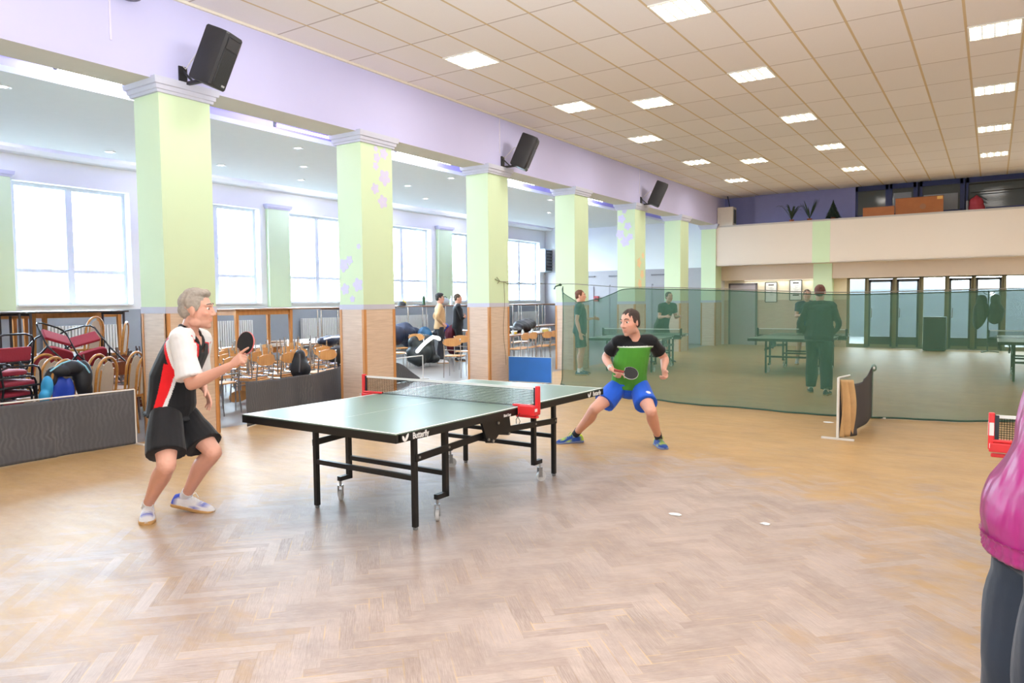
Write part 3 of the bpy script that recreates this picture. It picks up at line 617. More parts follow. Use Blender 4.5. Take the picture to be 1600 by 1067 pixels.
for k, (x, y, r, l1, l2) in enumerate(((.93, 4.8, 0, 'table tennis table mostly hidden behind the person in the magenta jacket', 'net with a red labelled post behind the magenta jacket'),
                                    (-3.46, 16.6, 0, 'table tennis table seen through the green netting beside the two men', 'net of the table beside the two men behind the netting'),
                                    (.85, 17.1, 0, 'table tennis table behind the green netting before the glass doors', 'net of the table behind the netting before the glass doors'))):
    t = copy_tree(main_table); t['label'] = l1; t.location = (x, y, 0); t.rotation_euler = (0, 0, r)
    n = copy_tree(main_net); n['label'] = l2; n.location = (x, y, 0); n.rotation_euler = (0, 0, r)
    if k: dark_posts(n)
    else: MB().span((-.9365, -.012, .80), (-.935, .014, .872)).build('post_label', M_wht, n, smooth=False); MB().span((-.93, -.0195, .80), (-.908, -.018, .872)).build('post_label', M_wht, n, smooth=False)

# ---------------------------------------------------------------- playing area surrounds
M_tube_w = mat('white_steel_tube', (232, 230, 226), .4); M_grey_cloth = None
def cloth_mat(name, c1, c2, scale=2.2):
    if name in MATS: return MATS[name]
    t = NT(name); v = t.obj(); w = t.add('ShaderNodeTexWave', wave_type='BANDS'); w.inputs['Scale'].default_value = scale*3; w.inputs['Distortion'].default_value = 9; w.inputs['Detail'].default_value = 3; t.link(v, w.inputs[0])
    f = t.math('MULTIPLY', t.ramp(w.outputs['Fac'], .2, .9), t.ramp(t.noise(v, scale, 4), .35, .65))
    t.link(t.mix(f, lin(c1), lin(c2)), t.b.inputs['Base Color']); t.b.inputs['Roughness'].default_value = .85; t.b.inputs['Specular IOR Level'].default_value = .2
    MATS[name] = t.m; return t.m
M_sur = cloth_mat('charcoal_surround_cloth', (90, 90, 94), (103, 103, 106))
def sheet(name, P, nu, nv, mats, parent, th=.004, matf=None):
    """cloth from P(u, v) -> point, given a little thickness"""
    vs = [P(i/nu, j/nv) for j in range(nv+1) for i in range(nu+1)]; fs = []; mi = []
    for j in range(nv):
        for i in range(nu):
            a = j*(nu+1)+i; fs.append((a, a+1, a+nu+2, a+nu+1)); mi.append(matf((i+.5)/nu, (j+.5)/nv) if matf else 0)
    me = bpy.data.meshes.new(name); me.from_pydata([tuple(v) for v in vs], [], fs)
    for x in (mats if isinstance(mats, list) else [mats]): me.materials.append(x)
    me.polygons.foreach_set('material_index', mi); me.shade_smooth()
    o = bpy.data.objects.new(name, me); COL.objects.link(o); o.parent = parent
    if th: s = o.modifiers.new('thickness', 'SOLIDIFY'); s.thickness = th; s.offset = 0
    return o
def surround(label, a, b, h=.62, sag=.03, mats=None, fold=.02, seams=(), seed=1, posts=(1, 1), frame=None, group='cloth surrounds of the playing area', matf=None, gap=.0):
    a, b = Vector((*a, 0)), Vector((*b, 0)); L = (b-a).length; ang = math.atan2(b.y-a.y, b.x-a.x)
    t = thing('court_surround', label, 'barrier', a, ang, group); rr = random.Random(seed); ph = [rr.random()*6 for _ in range(6)]
    fm = frame or M_tube_w
    def P(u, v):
        x = gap + u*(L-2*gap); z = .012 + v*(h-.012 - sag*math.sin(PI*u)); y = 0
        for k in range(4): y += fold/(k+1)*math.sin((k+1)*5.1*u*L/1.4+ph[k]+v*1.3*(k % 2))*(.35+.65*math.sin(PI*min(1, max(0, u))))
        for s in seams: y -= .03*math.exp(-((u-s)/.012)**2)
        return (x, y*.8-.008, z)
    sheet('barrier_cloth', P, 90, 18, mats or [M_sur], t, .004, matf)
    for k, x in enumerate((.0, L)):
        if not posts[k]: continue
        p = MB(); p.cyl((x, 0, 0), (x, 0, h), .011, seg=10); p.build('barrier_post', fm, t)
        f = MB(); f.bar((x, -.16, .01), (x, .16, .01), .022, .018); f.build('barrier_foot', fm, t, smooth=False)
    if any(posts):
        xs = (0 if posts[0] else L*.82, L if posts[1] else L*.2); MB().cyl((xs[0], 0, h), (xs[1], 0, h), .009, seg=8).build('top_rail', fm, t)
    return t
surround('charcoal cloth surround in front of the stacked chairs beside the player in white sleeves', (-7.98, 2.1), (-7.98, 4.41), .62, .02, seams=(.63,), seed=3, posts=(1, 1))
surround('charcoal cloth surround slanting behind the table from the nearest to the flowered column', (-7.86, 5.75), (-8.91, 8.72), .58, .06, fold=.05, seed=5, posts=(0, 1))
def sagP(t_label):
    a, b = Vector((-9.55, 9.75, 0)), Vector((-9.65, 11.3, 0)); L = (b-a).length; ang = math.atan2(b.y-a.y, b.x-a.x)
    t = thing('court_surround', t_label, 'barrier', a, ang, 'cloth surrounds of the playing area'); h = .48
    def P(u, v):
        top = h-.02-.42*max(0, (u-.25)/.75)**1.6
        return (u*L*.93, -.01+.03*math.sin(9*u)*(.3+v), .012+v*(max(top, .03)-.012))
    sheet('barrier_cloth', P, 40, 14, [M_sur], t)
    for x in (0, L):
        MB().cyl((x, 0, 0), (x, 0, h), .011, seg=10).build('barrier_post', M_tube_w, t); MB().bar((x, -.16, .01), (x, .16, .01), .022, .018).build('barrier_foot', M_tube_w, t, smooth=False)
    MB().cyl((0, 0, h), (L, 0, h), .011, seg=8).build('top_rail', M_tube_w, t)
sagP('charcoal cloth surround sagging off its bare white frame behind the flowered column')
M_tan_c = mat('tan_lining', (204, 168, 120), .85, vary=.22, scale=7)
# the surround standing end-on in front of the green netting
a, b = Vector((-1.40, 8.64, 0)), Vector((-1.29, 10.45, 0)); ang = math.atan2(b.y-a.y, b.x-a.x); L = (b-a).length
t = thing('court_surround', 'dark cloth surround with tan lining standing end-on in front of the netting', 'barrier', a, ang, 'cloth surrounds of the playing area'); h = .69
def P(u, v):
    s = .03+.5*max(0, 1-abs(u-.16)/.22)*.18; z = .02+v*(h-.03-.13*math.sin(PI*u)*(1 if u < .6 else .8))
    y = -.05*math.sin(PI*u)*(1.2-v*.4) - .02*math.sin(11*u)*(1-u) - .09*math.exp(-((u-.16)/.09)**2)*(1-.45*v)
    return (u*L, y, z)
sheet('barrier_cloth', P, 70, 18, [mat('dark_surround_cloth', (78, 74, 76), .85)], t)
def P2(u, v):
    x = .01+u*.22; y = -.012-.10*u-.024*math.sin(15*u+2.5*v)-.02*math.sin(PI*v)-.02*math.sin(5*u-3*v)*(1-v); return (x, y, .03+v*(h-.05-.02*u))
sheet('cloth_lining', P2, 30, 18, [M_tan_c], t)
for x in (0, L):
    MB().cyl((x, 0, 0), (x, 0, h), .014, seg=10).build('barrier_post', M_tube_w, t); MB().bar((x, -.17, .012), (x, .17, .012), .03, .02).build('barrier_foot', M_tube_w, t, smooth=False)
MB().cyl((0, 0, h), (L*.3, 0, h-.02), .01, seg=8).build('top_rail', M_tube_w, t)
MB().ell((L, -.02, h-.03), (.035, .035, .05)).build('white_knob', M_wht, t)
# blue board
t = thing('blue_barrier', 'plain bright blue barrier board standing past the far end of the table', 'barrier', (-7.78, 11.66, 0), math.atan2(.10, 1.0))
MB().span((0, -.012, .03), (.9, .012, .5)).build('barrier_board', mat('blue_board', (54, 130, 232), .5, vary=.1, scale=4), t, bevel=.004)
b = MB(); b.span((-.006, -.014, .494), (.906, .014, .503)); b.span((-.006, -.014, .02), (.906, .014, .03)); b.span((.9, -.014, .02), (.908, .014, .503)); b.span((-.008, -.014, .02), (0, .014, .503)); b.build('board_edge', mat('pale_edge', (196, 214, 226), .4), t, smooth=False)
for x in (.08, .82): MB().bar((x, -.15, .01), (x, .15, .01), .03, .02).build('barrier_foot', mat('pale_edge', (196, 214, 226), .4), t, smooth=False)

# ---------------------------------------------------------------- green divider netting on a rope
def weave(t, mx):
    f = t.noise(t.scaled(t.obj(), (3, 3, 1)), 3, 3); t.link(t.math('ADD', .635, t.math('MULTIPLY', f, .03)), mx.inputs[0])
M_gn = see_through('green_shade_netting', (80, 121, 101), .72, .9, tex=weave)
NP = [(-6.68, 11.74), (-6.25, 11.5), (-5.55, 11.1), (-4.95, 10.8), (-4.3, 10.62), (-3.2, 10.45), (-1.9, 10.4), (-.9, 10.5), (.05, 10.9), (1.4, 11.5), (2.8, 12.0), (4.4, 12.5)]
NZ = [1.83, 1.55, 1.60, 1.74, 1.73, 1.69, 1.62, 1.62, 1.64, 1.68, 1.72, 1.76]
SPAN = [1.86, 1.85, 1.80, 1.76, 1.745, 1.70, 1.635, 1.635, 1.655, 1.69, 1.73, 1.78]
cum = [0]
for i in range(1, len(NP)): cum.append(cum[-1]+math.dist(NP[i], NP[i-1]))
def along(s, arr):
    s = min(max(s, 0), cum[-1]); 
    for i in range(1, len(cum)):
        if s <= cum[i]: break
    f = (s-cum[i-1])/(cum[i]-cum[i-1])
    # Catmull-Rom
    def g(k): return np.array(arr[min(max(k, 0), len(arr)-1)], float)
    p0, p1, p2, p3 = g(i-2), g(i-1), g(i), g(i+1)
    return .5*((2*p1)+(-p0+p2)*f+(2*p0-5*p1+4*p2-p3)*f*f+(-p0+3*p1-3*p2+p3)*f**3)
t = thing('divider_net', 'long dark green see-through netting hung on a rope across the hall', 'netting', (0, 0, 0)); TL = cum[-1]
def P(u, v):
    s = u*TL; q = along(s, NP); z = float(along(s, NZ)); left = max(0, 1-s/1.9)
    y = .018*math.sin(s*5.3)+.012*math.sin(s*11.7+1)+(1-v)*.03*math.sin(s*3.1+2)
    y += left*(.05*math.sin(s*14+v*2)*(.3+v)) ; zz = .008+(z-.008)*v
    if v < .06: y -= .06*(1-v/.06)*(.6+.4*math.sin(s*4))
    return (q[0]+.5*y*.5, q[1]+y, zz)
sheet('net_sheet', P, 260, 30, [M_gn], t, 0)
hem = MB(); hem.tube([P(i/200, 1) for i in range(201)], .007, 6); hem.build('gathered_hem', mat('dark_green_hem', (58, 84, 70), .9), t)
hb = MB(); hb.tube([Vector(P(i/200, .0))+Vector((0, -.01, .008)) for i in range(201)], .012, 6); hb.build('lower_hem', mat('dark_green_hem', (58, 84, 70), .9), t)
edge = MB(); edge.tube([P(0, i/20) for i in range(21)], .008, 6); edge.build('side_hem', mat('dark_green_hem', (58, 84, 70), .9), t)
rope = [(-7.81, 11.45, 1.94), (-7.3, 11.6, 1.90)] + [(float(along(s, NP)[0]), float(along(s, NP)[1]), float(along(s, SPAN))+.012) for s in (cum[-1]*i/40 for i in range(41))]
r = MB(); r.tube(rope, .006, 6)
r.build('rope', mat('grey_rope', (120, 118, 108), .8), t)
kn = MB(); kn.ell((-6.68, 11.74, 1.86), (.03, .03, .025)); kn.tube([(-6.68, 11.74, 1.86), (-6.76, 11.7, 1.83), (-6.79, 11.7, 1.78)], .012, 6); kn.build('rope_knot', mat('dark_green_hem', (58, 84, 70), .9), t)
t = thing('dangling_wire', 'thin wire tied around the third column and hanging down its face', 'wire', (XC, 11.45, 1.95))
w = MB(); w.tube([(.012, -.2, .03), (.015, -.1, 0), (.012, 0, -.01), (.016, .12, -.02), (.012, .27, -.06)], .006, 6); w.tube([(.014, -.14, .07), (.02, -.06, .0), (.014, -.12, -.05)], .005, 6)
w.build('wire_loop', mat('brown_wire', (112, 104, 74), .7), t)
w = MB(); w.tube([(.012, .1, -.01)]+[(.012+.006*math.sin(k), .1+.05*math.sin(k*.8)*(k/9), -.01-k*.16) for k in range(1, 11)], .004, 6); w.build('wire_tail', mat('brown_wire', (112, 104, 74), .7), t)

# ---------------------------------------------------------------- loudspeakers on the beam
M_spk = mat('black_speaker_cabinet', (36, 35, 37), .5, bump=.1); M_gr = mat('speaker_grille', (30, 30, 33), .45, bump=.3)
def make_speaker(label):
    t = thing('loudspeaker', label, 'loudspeaker', group='black loudspeakers along the beam')
    # origin on the beam face at the bracket; x points into the hall
    MB().span((0, -.05, -.11), (.02, .05, .11)).build('wall_plate', M_spk, t, smooth=False)
    br = MB(); br.bar((.01, 0, -.09), (.34, .06, -.08), .04, .035); br.bar((.02, 0, .06), (.16, .03, -.08), .02, .02); br.cyl((.32, .055, -.09), (.32, .055, .02), .018); br.build('bracket_arm', M_spk, t)
    R = Matrix.Rotation(math.radians(24), 3, 'Z') @ Matrix.Rotation(math.radians(24), 3, 'Y'); c = Vector((.42, .14, .17))
    W_, D_, H_ = .17, .16, .31
    out = [(-D_, -W_*.62), (-D_, W_*.62), (D_*.35, W_), (D_*.85, W_*.96), (D_*.98, W_*.8), (D_*.98, -W_*.8), (D_*.85, -W_*.96), (D_*.35, -W_)]
    b = MB(); b.rings([[c+R @ Vector((x*s, y*s, z)) for x, y in out] for z, s in ((-H_, .93), (-H_+.02, 1), (H_-.02, 1), (H_, .93))]); b.build('cabinet', M_spk, t, angle=30)
    g = MB(); g.box(c+R @ Vector((D_*.99, 0, -.08)), (.012, W_*1.5, H_*1.32), R); g.build('grille', M_gr, t, bevel=.006)
    h = MB(); q = lambda x, y, z: c+R @ Vector((x, y, z))
    h.rings([[q(D_+.004, y*k, .19+z*k2) for y, z in ((-.12, -.055), (.12, -.055), (.12, .075), (-.12, .075))] for k, k2 in ((1, 1), (1, 1))] + [[q(D_-.05, y*.4, .2+z*.5) for y, z in ((-.12, -.055), (.12, -.055), (.12, .075), (-.12, .075))]], cap=False)
    h.build('horn', mat('horn_plastic', (58, 54, 52), .4), t, smooth=False)
    MB().box(q(D_+.008, .06, -.26), (.006, .055, .022), R).build('badge', mat('silver_badge', (200, 200, 204), .3, .6), t)
    MB().tube([q(-D_, 0, .02), q(-D_-.06, 0, 0), (.05, .01, .08), (.01, 0, .12)], .006, 6).build('speaker_cable', mat('white_cable', (200, 196, 196), .5), t)
    return t
SPK = [(5.02, 4.17), (11.55, 4.19), (18.06, 4.17)]
sp = make_speaker('black loudspeaker bracketed to the lilac beam above the nearest column'); sp.location = (XC, *SPK[0])
for k, lab in ((1, 'black loudspeaker bracketed to the lilac beam above the third column'), (2, 'black loudspeaker bracketed to the lilac beam above the fifth column')):
    s = copy_tree(sp); s['label'] = lab; s.location = (XC, *SPK[k])
t = thing('dome_camera', 'dark dome fixture on the beam at the top edge of the photo', 'ceiling fixture', (XC, 4.38, 4.85))  # small dark dome camera, gives off no light
MB().ell((.09, 0, 0), (.11, .13, .055)).build('dome_cover', mat('smoked_dome', (84, 80, 90), .25), t); MB().span((0, -.04, -.03), (.06, .04, .03)).build('dome_bracket', M_spk, t)

# ---------------------------------------------------------------- scraps on the floor
for k, (x, y, s) in enumerate(((-1.897, 5.008, .034), (-1.284, 5.119, .027), (-1.7, 9.8, .045))):
    rr = random.Random(k); b = MB(); pts = [(x+math.cos(a)*s*(.8+.4*rr.random())*1.3, y+math.sin(a)*s*(.7+.5*rr.random()), .002) for a in (2*PI*j/9 for j in range(9))]
    b.poly(pts, (0, 0, 1), .004); tag(b.build('paper_scrap', mat('white_paper', (250, 250, 250), .7)), ('white paper scrap on the worn floor, nearer the table', 'white paper scrap on the worn floor, nearer the magenta jacket', 'white paper scrap on the floor beside the end-on surround')[k], 'paper scrap', 'paper scraps on the floor')
# ---------------------------------------------------------------- chairs
M_chrome = mat('chrome', (206, 208, 212), .16, 1); M_ply = wood('beech_plywood', (203, 142, 84), (222, 166, 106), (1, 8, 1), 3, .35)
M_bent = wood('golden_bentwood', (158, 104, 46), (188, 132, 66), (1, 1, 5), 3, .3); M_cane = mat('beige_cane', (176, 158, 140), .7, bump=.4, scale=20)
M_brn = wood('brown_plywood', (104, 52, 30), (128, 68, 40), (1, 8, 1), 3, .35); M_brtube = mat('brown_steel_tube', (104, 88, 84), .35, .6)
M_blkt = mat('black_chair_tube', (28, 28, 31), .3, .3); M_redc = mat('red_cushion', (146, 36, 54), .6, bump=.15); M_dkred = mat('maroon_cushion', (110, 30, 46), .7)
def oval(cx, cz, rx, rz, n=24, pw=2.4):
    out = []
    for j in range(n):
        a = 2*PI*j/n; c, s = math.cos(a), math.sin(a)
        out.append((cx+rx*math.copysign(abs(c)**(2/pw), c), cz+rz*math.copysign(abs(s)**(2/pw), s)))
    return out
def curved_panel(mb, x0, pts, curve, th):
    """panel in the y-z plane at x0, bowed backwards towards its middle"""
    f = [(x0-curve*(1-(y/.22)**2), y, z) for y, z in pts]; b = [(x-th, y, z) for x, y, z in f]; n = len(f)
    mb.add(f+b, [tuple(range(n)), tuple(range(2*n-1, n-1, -1))]+[(i, i+n, (i+1) % n+n, (i+1) % n) for i in range(n)])
# every chair faces +x, stands on z = 0
def chrome_chair(label, group):
    t = thing('chrome_chair', label, 'chair', group=group); r = .0105
    s = MB(); o = oval(0, 0, .2, .2, 28, 3.4); s.poly([(x, y, .437) for x, y in o], (0, 0, 1), .016); s.build('seat', M_ply, t, bevel=.004)
    b = MB(); curved_panel(b, -.215, oval(0, .735, .2, .085, 28, 2.2), .03, .012); b.build('backrest', M_ply, t)
    for y in (-1, 1):
        MB().tube([(.19, .185*y, 0), (.185, .18*y, .40), (.175, .178*y, .432), (.13, .176*y, .436)], r, 8).build('leg', M_chrome, t)
        MB().tube([(-.225, .185*y, 0), (-.19, .18*y, .40), (-.195, .178*y, .46), (-.235, .175*y, .80)], r, 8).build('leg', M_chrome, t)
        MB().tube([(.17, .176*y, .428), (-.19, .176*y, .425)], r, 8).build('seat_rail', M_chrome, t)
    MB().tube([(.15, -.176, .425), (.15, .176, .425)], .008, 6).build('stretcher', M_chrome, t); MB().tube([(-.2, -.178, .57), (-.2, .178, .57)], .008, 6).build('stretcher', M_chrome, t)
    return t
def bentwood_chair(label, group):
    t = thing('bentwood_chair', label, 'chair', group=group)
    s = MB(); s.lathe([(.001, .44), (.19, .44), (.205, .448), (.205, .466), (.19, .474), (.001, .47)], seg=28); s.build('seat', M_cane, t)
    MB().lathe([(.195, .43), (.215, .435), (.217, .462), (.205, .468), (.195, .45)], seg=28).build('seat_ring', M_bent, t)
    arch = [(-.19-.06*z/.5, y, .44+z) for y, z in [(-.2, -.02), (-.205, .15), (-.205, .3)] + [(-.205*math.cos(a), .3+.2*math.sin(a)) for a in (PI*k/14 for k in range(1, 14))] + [(.205, .3), (.205, .15), (.2, -.02)]]
    MB().tube(arch, .016, 8).build('back_hoop', M_bent, t)
    p = MB(); pts = [(-.11, .03), (.11, .03), (.125, .2), (.115, .33), (.06, .43), (0, .455), (-.06, .43), (-.115, .33), (-.125, .2)]
    f = [(-.19-.06*z/.5, y, .44+z) for y, z in pts]; p.poly(f, (-1, 0, .1), .012); p.build('back_panel', M_cane, t, smooth=False)
    for y in (-.13, .13): MB().tube([(-.195, y, .45), (-.21, y*1.02, .6), (-.235, y*.93, .8)], .009, 6).build('back_slat', M_bent, t)
    for (x, y) in ((.15, .15), (.15, -.15), (-.18, .19), (-.18, -.19)): MB().tube([(x*1.25, y*1.12, 0), (x, y, .44)], [.012, .017], 8).build('leg', M_bent, t)
    return t
def school_chair(label, group):
    t = thing('school_chair', label, 'chair', group=group); r = .0115
    s = MB(); s.poly([(x, y, .432) for x, y in oval(0, 0, .19, .195, 24, 4)], (0, 0, 1), .014); s.build('seat', M_brn, t, bevel=.004)
    b = MB(); curved_panel(b, -.205, oval(0, .72, .19, .09, 24, 3.5), .03, .012); b.build('backrest', M_brn, t)
    for y in (-1, 1):
        MB().tube([(.21, .19*y, 0), (.15, .17*y, .40), (.12, .165*y, .43)], r, 8).build('leg', M_brtube, t)
        MB().tube([(-.24, .19*y, 0), (-.17, .17*y, .41), (-.18, .168*y, .48), (-.225, .165*y, .8)], r, 8).build('leg', M_brtube, t)
        MB().tube([(.12, .165*y, .425), (-.17, .168*y, .425)], r, 8).build('seat_rail', M_brtube, t)
    c = MB()
    for z in (.69, .75):
        for y in (-.11, .11): c.ell((-.217, y, z), (.012, .012, .012), seg=10, nr=6)
    c.build('rivet', M_chrome, t)
    return t
def black_chair(label, group):
    t = thing('black_armchair', label, 'chair', group=group); r = .012
    s = MB(); s.rings([[(x*k, y*k, z) for x, y in oval(0, 0, .225, .225, 28, 4.5)] for z, k in ((.42, .9), (.425, .97), (.445, 1), (.465, .98), (.478, .9), (.482, .5))]); s.build('seat_cushion', M_redc, t)
    b = MB(); b.rings([[(-.225-.05*(z-.55)/.3+x, y*k, z) for x, y in ((.02, -.2), (.02, .2), (-.02, .2), (-.02, -.2))] for z, k in ((.58, .97), (.6, 1), (.72, 1), (.74, .97))]); b.build('back_cushion', M_redc, t, bevel=.01)
    for y in (-1, 1):
        MB().tube([(.22, .25*y, 0), (.2, .25*y, .3), (.2, .25*y, .58), (.18, .25*y, .63), (.12, .25*y, .65), (-.16, .25*y, .65), (-.235, .24*y, .62)], r, 8).build('arm_frame', M_blkt, t)
        MB().tube([(-.27, .235*y, 0), (-.21, .235*y, .42), (-.235, .235*y, .62), (-.27, .23*y, .82)], r, 8).build('leg', M_blkt, t)
        MB().tube([(.2, .25*y, .43), (-.21, .235*y, .42)], r, 8).build('seat_rail', M_blkt, t)
    MB().tube([(-.27, -.23, .80), (-.275, -.2, .86), (-.28, -.12, .885), (-.28, .12, .885), (-.275, .2, .86), (-.27, .23, .80)], r, 8).build('back_rail', M_blkt, t)
    return t
PROTO = {}; NAMES = {'chrome': chrome_chair, 'bent': bentwood_chair, 'school': school_chair, 'black': black_chair}
def chair(kind, x, y, z, rz, label, group, flip=False, tilt=(0, 0)):
    if kind not in PROTO: o = PROTO[kind] = NAMES[kind](label, group)
    else: o = copy_tree(PROTO[kind]); o['label'] = label; o['group'] = group
    R = Matrix.Rotation(rz, 4, 'Z') @ Matrix.Rotation(tilt[0], 4, 'X') @ Matrix.Rotation(tilt[1], 4, 'Y')
    if flip: R = Matrix.Rotation(rz, 4, 'Z') @ Matrix.Rotation(PI, 4, 'X') @ Matrix.Rotation(tilt[1], 4, 'Y')
    R.translation = Vector((x, y, z)); o.matrix_world = R; o.rotation_mode = 'XYZ'
    o.location = R.to_translation(); o.rotation_euler = R.to_euler(); return o
ORD = ['first', 'second', 'third', 'fourth', 'fifth', 'sixth', 'seventh', 'eighth', 'ninth']
# bay between the player's column and the flowered column: chrome chairs with wooden backs, more turned upside down on top
rr = random.Random(11)
for r in range(4):
    X = -9.15-.66*r; y0, y1 = .735*abs(X)-.45, .935*abs(X)+.1; n = 5
    for k in range(n):
        y = y0+(y1-y0)*k/(n-1)+rr.uniform(-.05, .05); x = X+rr.uniform(-.06, .06); rz = PI+rr.choice((0, 0, .35, -.35, PI*.5))+rr.uniform(-.15, .15)
        if r == 0: rz = rr.uniform(-.4, .4)+PI
        row = ('row nearest the surround', 'second row from the surround', 'third row from the surround', 'fourth row from the surround', 'row nearest the tables')[r if r < 3 else 4]
        chair('chrome', x, y, 0, rz, 'wooden-backed chrome chair, %s, %s along from the nearest column' % (row, ORD[k]), 'chrome chairs stored between the first two columns')
        if r > 0 or k in (1, 2): chair('chrome', x+.06*math.cos(rz), y+.06*math.sin(rz), .912, rz+PI+rr.uniform(-.03, .03), 'upturned chrome chair, %s, %s along from the nearest column' % (row, ORD[k]), 'chrome chairs upturned on other chairs', flip=True)
# bay in front of the nearest window: brown school chairs, bentwood chairs, black armchairs
for r in range(3):
    X = -9.9-.62*r
    for k in range(3):
        y = .535*abs(X)+.42*k-.1+rr.uniform(-.04, .04); rz = PI+rr.uniform(-.25, .25)
        row = ('nearest row', 'middle row', 'row nearest the window')[r]
        chair('school', X, y, 0, rz, 'brown plywood school chair, %s, %s one toward the nearest column' % (row, ORD[k]), 'brown school chairs by the nearest column')
        chair('school', X+.085*math.cos(rz), y+.085*math.sin(rz), .897, rz+PI, 'upturned brown school chair, %s, %s one toward the nearest column' % (row, ORD[k]), 'brown school chairs upturned on others', flip=True)
BW = [(-8.95, 4.88, .35, 'cane-backed bentwood chair nearest the column behind the charcoal surround'), (-9.0, 4.43, .3, 'cane-backed bentwood chair next to the one nearest the column'),
      (-9.62, 5.12, .3, 'cane-backed bentwood chair in the second row, nearest the column'), (-9.6, 4.62, .3, 'cane-backed bentwood chair in the middle of the second row'), (-9.05, 3.97, .3, 'cane-backed bentwood chair carrying the blue and black jacket'),
      (-9.62, 4.12, .2, 'cane-backed bentwood chair beside the stack of black armchairs')]
for k, (x, y, a, lab) in enumerate(BW): chair('bent', x, y, 0, PI+.45+a*.3, lab, 'bentwood chairs behind the nearest surround')
chair('bent', -11.6, 5.62, .44, PI+.5, 'cane-backed bentwood chair standing high on the stored chairs before the radiator', 'bentwood chairs on the pile')
chair('bent', -10.3, 4.35, 0, PI+.3, 'cane-backed bentwood chair under the pile by the radiator', 'bentwood chairs on the pile')
chair('bent', -11.6, 6.05, .35, PI+.9, 'cane-backed bentwood chair behind the upturned brown chairs', 'bentwood chairs on the pile')
for k in range(3):
    chair('black', -9.3, 3.60+.05*k, .118*k, PI/2+.2, 'black metal armchair with red cushions, %s from the floor in the stack by the surround' % ORD[k], 'stacked black armchairs')
    chair('black', -10.15, 3.56+.05*k, .118*k, PI/2+.1, 'black metal armchair with red cushions, %s from the floor in the second stack' % ORD[k], 'stacked black armchairs')
chair('black', -9.34, 3.62, .36, PI+.25, 'black armchair with its red back to the hall, topping the stack by the surround', 'stacked black armchairs')
chair('black', -10.2, 3.62, .40, PI+.15, 'black armchair with its red back to the hall, topping the second stack', 'stacked black armchairs')
chair('black', -10.0, 4.66, .56, PI+.3, 'black armchair with maroon seat tipped forward on the bentwood chairs', 'tipped black armchairs', tilt=(.3, .9))
chair('black', -10.1, 5.22, .52, PI-.1, 'black armchair with bare frame tipped forward beside the maroon one', 'tipped black armchairs', tilt=(-.25, .95))
# bay with the two men
chair('chrome', -9.32, 11.95, 0, PI*.62, 'chrome chair with wooden oval back standing nearest the sagging surround', 'chrome chairs near the two men')
chair('chrome', -9.95, 13.1, 0, PI*.62, 'chrome chair with wooden oval back partly behind the third column', 'chrome chairs near the two men')
chair('chrome', -12.1, 13.35, 0, PI*.3, 'chrome chair with wooden back beside the pile of coats', 'chrome chairs near the two men')
chair('chrome', -11.45, 13.3, 0, PI*.62, 'chrome chair under the dark jacket with the shining reflective band', 'chrome chairs near the two men')
chair('chrome', -11.0, 12.0, 0, PI*.3, 'chrome chair at the edge of the flowered column behind the surround', 'chrome chairs near the two men')
chair('chrome', -12.4, 15.7, 0, PI*.5, 'chrome chair with maroon coat behind the two men', 'chrome chairs near the two men')
# bay with the set table
for k in range(5):
    chair('chrome', -9.35-.1*(k % 2), 14.35+.52*k, 0, PI+rr.uniform(-.1, .1), 'chrome chair with wooden back at the laid table, %s from the third column' % ORD[k], 'chrome chairs along the laid table')
    chair('chrome', -10.9, 14.9+.52*k, 0, rr.uniform(-.1, .1), 'chrome chair on the far side of the laid table, %s from the third column' % ORD[k], 'chrome chairs along the laid table')

# ---------------------------------------------------------------- tables stored in two layers along the windows
M_tw = wood('orange_table_wood', (176, 112, 54), (198, 136, 74), (1, 6, 1), 3, .4); M_btop = mat('dark_table_top', (58, 52, 54), .4); M_wtop = wood('walnut_top', (128, 88, 58), (148, 104, 72), (1, 8, 1), 3, .35)
def dining_table(name, label, L, W_, top, legm, square, apron, group):
    t = thing(name, label, 'table', group=group); H = .735
    MB().span((-W_/2, -L/2, H-.028), (W_/2, L/2, H)).build('tabletop', top, t, bevel=.004)
    if apron:
        a = MB()
        for x in (-W_/2+.06, W_/2-.085): a.span((x, -L/2+.06, H-.12), (x+.025, L/2-.06, H-.028))
        for y in (-L/2+.06, L/2-.085): a.span((-W_/2+.085, y, H-.12), (W_/2-.085, y+.025, H-.028))
        a.build('apron', legm, t, smooth=False)
    for sx in (-1, 1):
        for sy in (-1, 1):
            x, y = sx*(W_/2-.06), sy*(L/2-.06); g = MB()
            if square: g.rings([[(x+a*w, y+b_*w, z) for a, b_ in ((-1, -1), (1, -1), (1, 1), (-1, 1))] for z, w in ((0, .02), (H-.03, .032))])
            else: g.cyl((x, y, 0), (x, y, H-.028), .02, seg=12)
            g.build('leg', legm, t)
    if not square:
        for sy in (-1, 1): MB().cyl((-W_/2+.06, sy*(L/2-.06), H-.05), (W_/2-.06, sy*(L/2-.06), H-.05), .018, seg=10).build('frame_rail', legm, t)
    return t
TB = {}
def table(kind, x, y, layer, label, group='tables stored in two layers by the windows', rz=0):
    spec = {'dark': (1.55, .8, M_btop, mat('dark_table_leg', (70, 62, 66), .4, .3), False, False), 'wood': (1.35, .8, M_wtop, M_tw, True, True), 'chrome': (1.5, .8, M_wtop, M_chrome, False, False)}[kind]
    if kind not in TB: t = TB[kind] = dining_table('stored_table', label, *spec, group)
    else: t = copy_tree(TB[kind]); t['label'] = label; t['group'] = group
    t.location = (x, y, .7355*layer); t.rotation_euler = (0, 0, rz); return t
